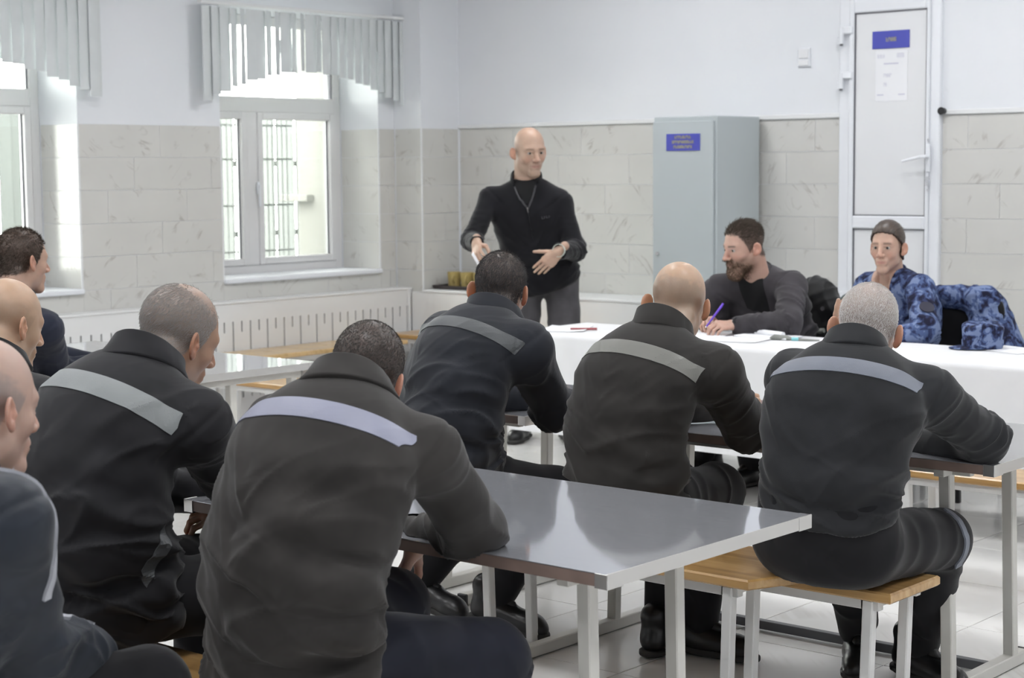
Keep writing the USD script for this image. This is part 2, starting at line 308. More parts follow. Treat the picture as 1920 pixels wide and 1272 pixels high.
# radiator cover along the left wall, with its rows of slots, and the plain boxing along the back wall
cx = XL + .15; cz = .712
def slotted(y0, y1):
    """front sheet with real slots: long and short ones by turns, in two tiers"""
    ms = []; p = .0685; k = 0; y = y1 - .055
    rows = lambda k: [(.14, .60)] if k % 2 == 0 else [(.14, .33), (.36, .44), (.54, .60)]
    edges = []; last = y1; w = .011
    while y > y0 + .03:
        ms.append(bx(cx - .012, cx, y + w / 2, last, .0, cz)); zs = 0
        for (a, b) in sorted([(.14, .30), (.335, .605)] if k % 2 == 0 else [(.14, .21), (.33, .43), (.54, .605)]):
            ms.append(bx(cx - .012, cx, y - w / 2, y + w / 2, zs, a)); zs = b
        ms.append(bx(cx - .012, cx, y - w / 2, y + w / 2, zs, cz)); last = y - w / 2; y -= p; k += 1
    ms.append(bx(cx - .012, cx, y0, last, 0, cz)); return cat_(*ms)
rc = Thing('radiator_cover', 'white slotted radiator cover running along the wall beneath the windows', 'radiator cover', (cx, 6.2, 0))
rc.part('front_panel', slotted(4.0, 8.44), M['cover'])
rc.part('top_board', bx(XL + TT + .002, cx + .006, 4.0, 8.44, cz, cz + .014, .003), M['cover'])
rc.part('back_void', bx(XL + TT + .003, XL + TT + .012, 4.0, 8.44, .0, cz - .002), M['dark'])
rc.part('edge_strip', bx(cx - .002, cx + .012, 8.395, 8.412, 0, cz + .012, .003), M['cover'])
bb = Thing('pipe_boxing', 'plain white low boxing with flat top along the back wall behind the speaker', 'boxing', (-7.0, 8.63, 0))
bb.part('front_panel', bx(cx + .016, -6.07, 8.415, 8.43, 0, .70, .003), M['cover'])
bb.part('top_board', bx(col_x + TT + .012, -6.05, 8.41, YB - TT - .006, .70, .716, .003), M['white'])

# door with its frame, raised on a step
struct('trim_4', cat_(bx(-5.35, -4.2, 8.1, YB - .012, 0, .18, .006), bx(-5.25, -4.3, 8.42, YB - .012, .18, DZ0, .006)), M['floor_tile'])
dr = struct('door_1', cat_(bx(DX0, DX0 + .07, YB - .03, YB + .06, DZ0, DZ1, .005), bx(DX1 - .062, DX1, YB - .03, YB + .06, DZ0, DZ1, .005), bx(DX0 + .07, DX1 - .062, YB - .03, YB + .06, DZ1 - .07, DZ1, .005)), M['pvc'])
lx0, lx1 = DX0 + .068, DX1 - .06; px0, px1 = -4.972, -4.527
lf = sub(dr, 'leaf', cat_(bx(lx0, px0, YB - .045, YB + .02, DZ0 + .02, DZ1 - .072, .006), bx(px1, lx1, YB - .045, YB + .02, DZ0 + .02, DZ1 - .072, .006), bx(px0, px1, YB - .045, YB + .02, 2.357, DZ1 - .072, .006),
    bx(px0, px1, YB - .045, YB + .02, 1.157, 1.228, .006), bx(px0, px1, YB - .045, YB + .02, DZ0 + .02, DZ0 + .12, .006)), M['pvc'])
for z0, z1 in ((1.228, 2.357), (DZ0 + .12, 1.157)):
    sub(lf, 'panel', bx(px0 + .004, px1 - .004, YB - .028, YB - .01, z0 + .004, z1 - .004, .003), M['pvc_panel'])
    sub(lf, 'gasket', cat_(bx(px0 - .001, px0 + .005, YB - .036, YB - .02, z0, z1), bx(px1 - .005, px1 + .001, YB - .036, YB - .02, z0, z1), bx(px0, px1, YB - .036, YB - .02, z1 - .005, z1 + .001), bx(px0, px1, YB - .036, YB - .02, z0 - .001, z0 + .004)), M['seal'])
for z in (2.235, 1.985, .75):
    h = sub(dr, 'hinge', cat_(cyl((DX0 + .028, YB - .058, z - .045), (DX0 + .028, YB - .058, z + .045), .012), bx(DX0 + .03, DX0 + .095, YB - .06, YB - .044, z + .01, z + .05, .004), bx(DX0 - .005, DX0 + .03, YB - .05, YB - .03, z - .05, z - .005, .004)), M['pvc'])
    sub(h, 'hinge_pin', cyl((DX0 + .028, YB - .058, z - .055), (DX0 + .028, YB - .058, z - .045), .009), M['seal'])
hx = -4.505
sub(dr, 'door_handle', cat_(bx(hx - .013, hx + .013, YB - .052, YB - .044, 1.47, 1.62, .003), tube([(hx, YB - .046, 1.555), (hx, YB - .088, 1.555), (hx - .02, YB - .098, 1.553), (hx - .13, YB - .098, 1.53)], [.010, .010, .010, .008], 10)), M['pvc'])
sub(dr, 'lock', cat_(cyl((hx, YB - .05, 1.435), (hx, YB - .062, 1.435), .012), bx(hx - .005, hx + .005, YB - .06, YB - .044, 1.395, 1.43)), M['chrome'])
sub(dr, 'screw', cat_(cyl((hx, YB - .05, 1.645), (hx, YB - .044, 1.645), .007), cyl((hx, YB - .05, 1.375), (hx, YB - .044, 1.375), .006)), M['chrome'])
single('door_stop', tube([(-4.432, YB - .012, 1.80), (-4.432, YB - .05, 1.80)], [.016, .021], 16), M['black_plastic'], 'small round black stop on the wall beside the white door', 'door stop')

def strokes(x0, x1, z0, z1, y, n, seed, t=.002):
    """a row of small raised strokes like lettering too blurred to read"""
    r = np.random.default_rng(seed); ms = []; w = (x1 - x0) / n
    for k in range(n):
        a = x0 + k * w; kind = r.integers(0, 4); s = w * .2; b = a + w * .78
        ms.append(bx(a, a + s, y - t, y, z0, z1))
        if kind != 1: ms.append(bx(b - s, b, y - t, y, z0 if kind != 2 else (z0 + z1) / 2, z1))
        if kind in (0, 2): ms.append(bx(a, b, y - t, y, z1 - s, z1))
        if kind in (1, 3): ms.append(bx(a, b, y - t, y, (z0 + z1) / 2 - s / 2, (z0 + z1) / 2 + s / 2))
        if kind == 1: ms.append(bx(a, b, y - t, y, z0, z0 + s))
    return cat_(*ms)
yp = YB - .029
s1 = Thing('door_sign', 'blue rectangular sign with one short yellow word high on the white door', 'sign', (-4.747, yp, 2.15), 'blue signs') if False else Thing('door_sign', 'blue rectangular sign with one short yellow word high on the white door', 'sign', (-4.747, yp, 2.15))
s1.part('plate', bx(-4.862, -4.634, yp - .004, yp, 2.152, 2.249, .001), M['sign'])
s1.part('lettering', strokes(-4.776, -4.712, 2.19, 2.213, yp - .004, 5, 1), M['sign_text'])
s2 = Thing('notice', 'white paper notice with faint print under the blue door sign', 'paper', (-4.745, yp, 1.87))
s2.part('sheet', bx(-4.84, -4.645, yp - .0015, yp, 1.865, 2.142), M['paper'])
s2.part('print', kind='stuff', mat=M['print'], mesh=cat_(strokes(-4.83, -4.785, 2.10, 2.122, yp - .0015, 6, 2, .0005), strokes(-4.71, -4.665, 2.10, 2.125, yp - .0015, 6, 3, .0005), bx(-4.79, -4.70, yp - .002, yp - .0015, 2.065, 2.073), strokes(-4.79, -4.74, 1.995, 2.015, yp - .0015, 4, 4, .0005),
    strokes(-4.79, -4.77, 1.945, 1.965, yp - .0015, 2, 5, .0005), bx(-4.83, -4.79, yp - .002, yp - .0015, 1.895, 1.902), bx(-4.70, -4.66, yp - .002, yp - .0015, 1.895, 1.902)))
s3 = Thing('light_switch', 'small white double light switch plate on the bare wall left of the door', 'switch', (-5.313, YB, 2.13))
s3.part('plate', bx(-5.355, -5.271, YB - .012, YB, 2.075, 2.185, .004), M['pvc'])
for a, b in ((2.082, 2.118), (2.124, 2.178)):
    s3.part('rocker', bx(-5.346, -5.28, YB - .018, YB - .011, a, b, .003), M['pvc_panel'])

# locker
lk = Thing('locker', 'grey metal locker with a blue label against the tiled back wall', 'locker', (-5.807, 8.53, 0))
LX0, LX1, LY0, LY1, LZ = -6.026, -5.588, 8.30, 8.77, 1.80
lk.part('body', bx(LX0, LX1, LY0 + .02, LY1, .04, LZ, .006), M['locker'])
lk.part('plinth', bx(LX0 + .02, LX1 - .02, LY0 + .05, LY1 - .02, 0, .045), M['dark'])
dp = lk.part('door', bx(LX0 + .006, LX1 - .012, LY0, LY0 + .019, .06, LZ - .028, .004), M['locker'])
lk.part('lock', cyl((LX0 + .045, LY0 + .001, 1.01), (LX0 + .045, LY0 - .012, 1.01), .011), M['chrome'], dp)
ls = Thing('locker_sign', 'blue label with three lines of yellow print on the locker door', 'sign', (-5.803, LY0, 1.605))
ls.part('plate', bx(-5.92, -5.686, LY0 - .004, LY0 - .0005, 1.603, 1.70, .001), M['sign'])
ls.part('lettering', cat_(strokes(-5.86, -5.745, 1.672, 1.69, LY0 - .004, 9, 6), strokes(-5.878, -5.728, 1.644, 1.662, LY0 - .004, 12, 7), strokes(-5.868, -5.738, 1.616, 1.634, LY0 - .004, 10, 8)), M['sign_text'])

# ceiling light panels (the room's lamps)
for ix, x in enumerate((-6.1, -4.1, -2.1, -.1)):
    for iy, y in enumerate((-.1, 2.4, 4.9, 7.35)):
        t = Thing('ceiling_light', 'square white ceiling light panel above the dining hall', 'light', (x, y, ZC - .05), 'ceiling light panels')
        t.part('frame', cat_(bx(x - .32, x + .32, y - .32, y - .29, ZC - .05, ZC), bx(x - .32, x + .32, y + .29, y + .32, ZC - .05, ZC), bx(x - .32, x - .29, y - .29, y + .29, ZC - .05, ZC), bx(x + .29, x + .32, y - .29, y + .29, ZC - .05, ZC)), M['white'])
        t.part('diffuser', bx(x - .29, x + .29, y - .29, y + .29, ZC - .04, ZC - .03), M['emit'])

# outside the windows: yard, ribbed fence, grille, the neighbouring wing
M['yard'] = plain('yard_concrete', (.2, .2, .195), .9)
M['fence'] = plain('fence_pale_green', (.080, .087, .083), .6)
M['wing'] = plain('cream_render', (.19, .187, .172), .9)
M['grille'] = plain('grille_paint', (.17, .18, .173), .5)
single('yard_outside', bx(XL - 14, XL - .5, -6, 20, -.5, -.3), M['yard'], kind='structure')
fc = Thing('yard_fence', 'pale green ribbed metal fence seen through the window', 'fence', (XL - 3.2, 7.5, -.3))
for k in range(90):
    y = 5.2 + k * .115; fc.part('picket', bx(XL - 3.22 - .02 * (k % 2), XL - 3.2 - .02 * (k % 2), y, y + .108, -.3, 2.05 + .0 * k, .004), M['fence'])
for z in (.35, .95, 1.55): fc.part('rail', bx(XL - 3.27, XL - 3.24, 5.2, 15.5, z, z + .05), M['fence'])
nb = Thing('neighbour_wing', 'cream rendered wall of the next wing outside the window', 'building', (XL - 1.3, 9.6, -.3))
nb.part('wall', bx(XL - 1.62, XL - .5, 9.05, 9.4, -.3, 5), M['wing'])
nb.part('ledge', bx(XL - 1.75, XL - 1.45, 8.98, 9.05, 1.28, 1.33, .004), M['wing'])
for n, (w, _) in enumerate(wins):
    gr = Thing('window_grille', ['pale metal grille of thin upright bars outside the partly visible window', 'pale metal grille of thin upright bars outside the fully visible window'][n], 'grille', (XL - .47, (w[0] + w[1]) / 2, .9))
    k = 0; y = w[0] + .02
    while y < w[1] - .35:
        gr.part('bar', bar((XL - .478, y, .86), (XL - .478, y, 1.93), .007, c=0), M['grille']); y += .043; k += 1
    for z in (.98, 1.28, 1.58, 1.80): gr.part('cross_bar', bx(XL - .486, XL - .482, w[0], w[1] - .33, z, z + .012), M['grille'])

# ------------------------------------------------------------------ furniture
TZ = .705
def table(label, x0, x1, y0, y1, legs, foot, lean=(.012, 0), z=TZ, feet=True, group='steel topped dining tables'):
    t = Thing('dining_table', label, 'table', ((x0 + x1) / 2, (y0 + y1) / 2, 0), group)
    b = t.part('tabletop', bx(x0 + .002, x1 - .002, y0, y1, z - .028, z - .0015, .0015), M['edge'])
    t.part('steel_sheet', bx(x0, x1, y0 - .0004, y1 + .0004, z - .0018, z), M['steel'], b)
    for xa, xb in ((x0 - .0012, x0 + .0012), (x1 - .0012, x1 + .0012)):
        t.part('steel_edge', bx(xa, xb, y0 - .001, y1 + .001, z - .029, z + .0006, .0004), M['steel_edge'], b)
        e = x1 if xa > (x0 + x1) / 2 else x0
        s = 1 if e == x1 else -1
        for yc in (y0, y1):
            d = 1 if yc == y0 else -1
            t.part('folded_corner', cat_(bx(e - s * .001, e + s * .0026, yc - d * .002, yc + d * .052, z - .031, z + .0012, .0006), bx(e - s * .03, e + s * .002, yc - d * .0026, yc, z - .0305, z, .0006)), M['steel_edge'], b)
    zu = z - .0285
    t.part('apron', cat_(bx(x0 + .12, x1 - .12, y0 + .11, y0 + .135, zu - .03, zu, .002), bx(x0 + .12, x1 - .12, y1 - .135, y1 - .11, zu - .03, zu, .002)), M['legs'])
    for lx in legs[0]:
        sg = 1 if lx > (x0 + x1) / 2 else -1
        t.part('cross_rail', bx(lx - .016, lx + .016, y0 + .06, y1 - .06, zu - .03, zu - .0005, .002), M['legs'])
        for ly in legs[1]:
            t.part('leg', bar((lx, ly, .02), (lx - sg * lean[0], ly, zu - .028), .034, up=(0, 1, 0)), M['legs'])
        f = t.part('foot_bar', bx(lx - .019, lx + .019, foot[0], foot[1], .003, .04, .003), M['legs'])
        for fy in foot: t.part('end_cap', bx(lx - .02, lx + .02, fy - .012 if fy == foot[0] else fy - .004, fy + .004 if fy == foot[0] else fy + .012, .0, .041, .003), M['black_plastic'], f)
    ym = (foot[0] + foot[1]) / 2 + .3
    t.part('stretcher', bx(legs[0][0], legs[0][1], ym - .014, ym + .014, .006, .034, .002), M['chip2'])
    return t
M['chip2'] = plain('grey_stretcher', (.13, .135, .145), .5)
table('nearest steel topped table, under the elbow of the front seated man in brown-black jacket', -3.36, -2.06, 2.687, 3.456, ((-3.25, -2.222), (2.845, 3.16)), (2.35, 3.30))
table('steel topped table under the arms of the white-haired man, beside the white covered table', -3.58, -2.02, 4.327, 5.09, ((-3.4, -2.21), (4.47, 4.872)), (3.98, 4.955), (.018, 0))
table('steel topped table mostly hidden behind the man with the small bald spot', -4.38, -3.62, 4.29, 5.04, ((-4.22, -4.0), (4.55, 4.85)), (4.40, 5.3))
table('steel topped table at the far left with nobody at its end, near the radiator cover', -6.92, -5.378, 4.277, 5.023, ((-6.75, -5.43), (4.60, 4.93)), (4.2, 5.1))

def bench(label, x0, x1, y0, y1, z, along='x', t_=.028, cut=0., legin=.08, mat_='wood', group='wooden benches on white steel legs', leg_dy=None, planks=1):
    """a plank seat on a white angle frame and four legs; along: the long direction"""
    t = Thing('bench', label, 'bench', ((x0 + x1) / 2, (y0 + y1) / 2, 0), group)
    if along == 'x':
        c = .005; v = []
        for zz, ins in ((z - t_, c), (z - t_ + c, 0), (z - c, 0), (z, c)):
            v += [(x0 + ins, y0 + ins, zz), (x1 - ins, y0 + ins, zz), (x1 + cut - ins, y1 - ins, zz), (x0 + ins, y1 - ins, zz)]
        seat = trimesh.convex.convex_hull(np.array(v))
        t.part('seat', seat, M[mat_])
        zr = z - t_ - .0005; w = .026
        for y in (y0 + .02, y1 - .02 - .026): t.part('rail', bx(x0 + .06, x1 - .045, y, y + .026, zr - .028, zr, .002), M['legs_white'])
        ly = leg_dy or (y0 + .03, y1 - .03)
        for lx in (x0 + legin, x1 - legin):
            s = 1 if lx > (x0 + x1) / 2 else -1
            t.part('cross_rail', bx(lx - .013, lx + .013, y0 + .045, y1 - .045, zr - .026, zr - .002, .002), M['legs_white'])
            for y in ly: t.part('leg', bar((lx - s * .012, y, .0), (lx, y, zr - .001), .03, up=(0, 1, 0)), M['legs_white'])
            t.part('rail_end', bx(lx - s * .018 - .003, lx - s * .018 + .003, ly[0] - .008, ly[0] + .012, zr - .027, zr - .003), M['chip'])
    else:
        n = planks; wv = (x1 - x0) / n
        for k in range(n): t.part('seat' if n == 1 else 'plank', bx(x0 + k * wv + .001, x0 + (k + 1) * wv - .001, y0, y1, z - t_, z, .004), M[mat_])
        zr = z - t_ - .0005
        for x in (x0 + .03, x1 - .056): t.part('rail', bx(x, x + .026, y0 + .05, y1 - .05, zr - .028, zr, .002), M['legs_white'])
        for y in (y0 + .1, y1 - .1):
            for x in (x0 + .045, x1 - .045): t.part('leg', bar((x, y, 0), (x, y, zr - .001), .03), M['legs_white'])
    return t
bench('varnished wooden bench whose worn sawn end sticks out below the nearest table corner', -4.25, -2.432, 3.772, 3.945, .436, cut=.07, leg_dy=(3.80, 3.915), legin=.075)
bench('varnished wooden bench under the white-haired man seated at the right', -3.6, -2.124, 3.962, 4.234, .41, leg_dy=(3.99, 4.19), legin=.075)
bench('wooden bench under the front man in brown-black jacket and the grey-haired man beside him', -3.6, -2.3, 2.16, 2.45, .43)
bench('wooden bench under the bald man at the left edge', -5.3, -3.95, 2.38, 2.66, .42)
bench('wooden bench at the near left corner under the man in navy tracksuit', -3.6, -2.62, 1.5, 1.76, .41)
bench('wooden bench under the dark-haired man in the far left corner', -6.9, -5.45, 3.66, 3.94, .42)
bench('orange wooden bench beyond the far left table, its edge seen beneath the tabletop', -7.5, -6.35, 5.95, 6.22, .42)
bench('orange wooden bench behind the table of the white-haired man, in front of the white tablecloth', -3.05, -1.5, 5.62, 5.88, .42)
bench('pale wooden bench standing along the radiator cover under the window', -8.085, -7.72, 6.75, 8.0, .43, along='y', mat_='wood_pale', planks=2)
bench('orange wooden bench along the white boxing, left of the man with the small bald spot', -8.0, -6.5, 8.08, 8.40, .45)

# white-covered table of the panel
t = Thing('panel_table', 'long plain table hidden under the white tablecloth', 'table', (-3.5, 6.75, 0))
CX0, CX1, CY0, CY1, CZ = -5.52, -1.45, 6.445, 7.06, .715
t.part('tabletop', bx(CX0 + .02, CX1 - .02, CY0 + .02, CY1 - .02, CZ - .04, CZ - .012, .003), M['edge'])
for x in (CX0 + .15, (CX0 + CX1) / 2, CX1 - .15):
    for y in (CY0 + .08, CY1 - .08): t.part('leg', bar((x, y, 0), (x, y, CZ - .04), .035), M['legs'])
def drape():
    x = np.linspace(CX0, CX1, 170); P = []
    prof = [(CY0, z, (CZ - z)) for z in np.linspace(.24, CZ - .02, 12)] + [(CY0 + .006, CZ - .006, 0)] + [(y, CZ, -1) for y in np.linspace(CY0 + .02, CY1 - .02, 12)] + [(CY1 - .006, CZ - .006, 0)] + [(CY1, z, CZ - z) for z in np.linspace(CZ - .02, .42, 8)]
    for (y, z, h) in prof:
        s = -1 if y < (CY0 + CY1) / 2 else 1
        w = np.zeros_like(x)
        q = np.stack([x * 2.1, np.full_like(x, y * 3), np.full_like(x, z * 1.3)], -1)
        if h > 0: w = s * (h * .07 * (meshkit.fbm(q, 3, 5) - .3) + h * .04)
        zz = z + (.003 * (meshkit.fbm(q * np.array([3, 3, 1]), 3, 9) - .5) if h == -1 else 0)
        P.append(np.stack([x, y + w, np.broadcast_to(zz, x.shape)], -1))
    return grid_mesh(np.array(P))
g = drape(); v_, f_, n_ = meshkit.arrays(g, True)
if n_[np.argmax(v_[:, 2])][2] < 0: f_, n_ = f_[:, ::-1], -n_
single('tablecloth', shell(v_, f_, n_, .004), M['tablecloth'], 'white tablecloth draped over the long table of the panel', 'tablecloth', smooth=50)

# chairs of the panel: facing the hall
M['chair_green'] = cloth('chair_grey_green', (.12, .155, .155), .8)
M['chair_black'] = cloth('chair_black', (.010, .010, .011), .8)
def chair(label, x, y, w, zb, m, h0=.52):
    """seat at y - .45 .. y, backrest at y"""
    t = Thing('office_chair', label, 'chair', (x, y, 0), 'chairs behind the white table')
    def pad(x0, x1, y0, y1, z0, z1, r, bow=0):
        a = np.linspace(0, 2 * np.pi, 33)[:-1]; sx = np.sign(np.cos(a)) * np.abs(np.cos(a)) ** .35; sz = np.sign(np.sin(a)) * np.abs(np.sin(a)) ** .35
        rows = []
        for k, (o, d) in enumerate(((.0, 0), (.6, 0), (.93, .0), (1, .3), (1, .7), (.93, 1), (.6, 1), (0, 1))):
            u = sx * o; vv = sz * o
            if y1 - y0 < z1 - z0: rows.append(np.stack([(x0 + x1) / 2 + u * (x1 - x0) / 2, y0 + d * (y1 - y0) + bow * (1 - u ** 2), (z0 + z1) / 2 + vv * (z1 - z0) / 2], -1))
            else: rows.append(np.stack([(x0 + x1) / 2 + u * (x1 - x0) / 2, (y0 + y1) / 2 + vv * (y1 - y0) / 2, np.full(len(u), z0 + d * (z1 - z0))], -1))
        g = grid_mesh(np.array(rows).transpose(1, 0, 2), True); g.merge_vertices(); trimesh.repair.fix_normals(g); return g
    t.part('seat', pad(x - .22, x + .22, y - .46, y - .04, .39, .44, .05), m, smooth=60)
    t.part('backrest', pad(x - w / 2, x + w / 2, y, y + .045, h0, zb, .05, .02), m, smooth=60)
    t.part('back_support', bar((x, y + .05, .40), (x, y + .055, h0 + .1), .05, .012), M['black_plastic'])
    t.part('frame', cat_(bar((x - .2, y - .4, .385), (x + .2, y - .4, .385), .022), bar((x - .2, y - .02, .385), (x + .2, y - .02, .385), .022), bar((x, y - .02, .39), (x, y + .055, .41), .05, .015)), M['black_plastic'])
    for sx in (-1, 1):
        for yy_ in (y - .42, y + .02): t.part('leg', bar((x + sx * .2, yy_, 0), (x + sx * .19, yy_ - (.0 if yy_ < y - .2 else .04), .385), .022), M['black_plastic'])
    return t
chair('chair with black coat hung on its back, under the bearded man', -4.70, 7.60, .42, .85, M['chair_black'])
chair('grey-green chair behind the woman in blue camouflage', -4.20, 7.66, .46, .885, M['chair_green'])
chair('black chair with blue camouflage jacket hung over it, right of the woman', -3.71, 7.58, .40, .905, M['chair_black'], .48)

# things lying on the white table
def sheet(label, x, y, w, h, ang, z=CZ + .0065, m='paper', name='paper_sheet', t_=.0012, cat='paper', curl=0., group=None):
    n = 7; u = np.linspace(-.5, .5, n); U, V = np.meshgrid(u * w, u * h, indexing='ij')
    Z = curl * (np.abs(U / w * 2) ** 3); c, s = math.cos(ang), math.sin(ang)
    g = grid_mesh(np.stack([x + U * c - V * s, y + U * s + V * c, z + Z], -1)); v, f, n_ = meshkit.arrays(g, True)
    if n_[0][2] < 0: f, n_ = f[:, ::-1], -n_
    return single(name, shell(v, f, n_, t_), M[m], label, cat, group)
M['red'] = plain('red_plastic', (.30, .05, .06), .5)
M['purple'] = plain('pen_purple', (.16, .07, .62), .35)
M['grey_fabric'] = cloth('grey_fabric', (.27, .28, .26))
M['turq'] = plain('turquoise', (.25, .62, .66), .5)
sheet('white sheet of paper on the empty left end of the white table', -5.36, 6.68, .21, .29, .5, curl=.004)
single('red_pen', tube([(-5.31, 6.64, CZ + .012), (-5.20, 6.71, CZ + .012)], [.005, .006], 8), M['red'], 'thin dark red pen lying by the paper on the left end of the white table', 'pen')
sheet('white sheet of paper under the bearded man writing hands', -4.62, 6.76, .21, .30, .2, curl=.003)
sheet('open sheet of paper in front of the bearded man watch arm', -4.40, 6.70, .30, .21, .15, curl=.002)
t = Thing('open_notebook', 'white open notebook with rolled pages beside the bearded man elbow', 'notebook', (-4.36, 6.86, CZ))
t.part('pages', bx(-4.47, -4.19, 6.80, 6.95, CZ + .006, CZ + .016, .003), M['paper'])
t.part('rolled_page', cyl((-4.46, 6.93, CZ + .026), (-4.24, 6.86, CZ + .024), .013, 14), M['paper'], smooth=40)
t = Thing('glasses_case', 'grey soft case with a turquoise band lying on the white table', 'case', (-4.17, 6.83, CZ))
t.part('case', tube([(-4.27, 6.80, CZ + .012), (-4.25, 6.80, CZ + .018), (-4.19, 6.815, CZ + .016), (-4.17, 6.82, CZ + .012)], [.006, .013, .011, .006], 12), M['grey_fabric'], smooth=60)
t.part('band', tube([(-4.17, 6.82, CZ + .012), (-4.14, 6.83, CZ + .012)], [.008, .008], 10), M['turq'])
t.part('strap', tube([(-4.14, 6.83, CZ + .010), (-4.09, 6.845, CZ + .009), (-4.05, 6.86, CZ + .009)], [.006, .005, .003], 8), M['grey_fabric'])
sheet('white sheet of paper at the right edge beside the camouflage cap', -3.2, 7.0, .21, .29, 1.2)

# tray of yellow cups on the boxing
t = Thing('tray', 'dark flat tray with yellow cups on the white boxing, by the corner column', 'tray', (-7.75, 8.62, .716))
M['tray'] = plain('tray_brown', (.045, .035, .035), .5)
M['cup'] = speckle('cup_yellow', (.42, .32, .10), (.52, .41, .17), 20, .4)
t.part('base', bx(-8.0 + .02, -7.42, 8.51, 8.74, .717, .727, .003), M['tray'])
t.part('rim', cat_(bx(-7.98, -7.42, 8.508, 8.516, .727, .742, .002), bx(-7.98, -7.42, 8.734, 8.742, .727, .742, .002), bx(-7.985, -7.977, 8.51, 8.74, .727, .742, .002), bx(-7.423, -7.415, 8.51, 8.74, .727, .742, .002)), M['tray'])
for k in range(4):
    x = -7.875 + k * .115; prof = np.array([(0, .004), (.036, .004), (.040, .01), (.047, .10), (.0475, .104), (.044, .104), (.037, .014), (0, .012)])
    cup = trimesh.creation.revolve(prof, sections=24); cup.apply_translation((x, 8.61, .724))
    c_ = Thing('cup', 'yellow cup on the dark tray, ' + ['nearest the corner column', 'second from the corner column', 'third from the corner column', 'furthest from the corner column'][k], 'cup', (x, 8.61, .728), 'yellow cups on the tray')
    c_.part('bowl', cup, M['cup'], smooth=40)
    c_.part('handle', tube([(x + .036, 8.57, .81), (x + .045, 8.545, .80), (x + .045, 8.54, .775), (x + .034, 8.57, .757)], .006, 8), M['cup'], smooth=60)
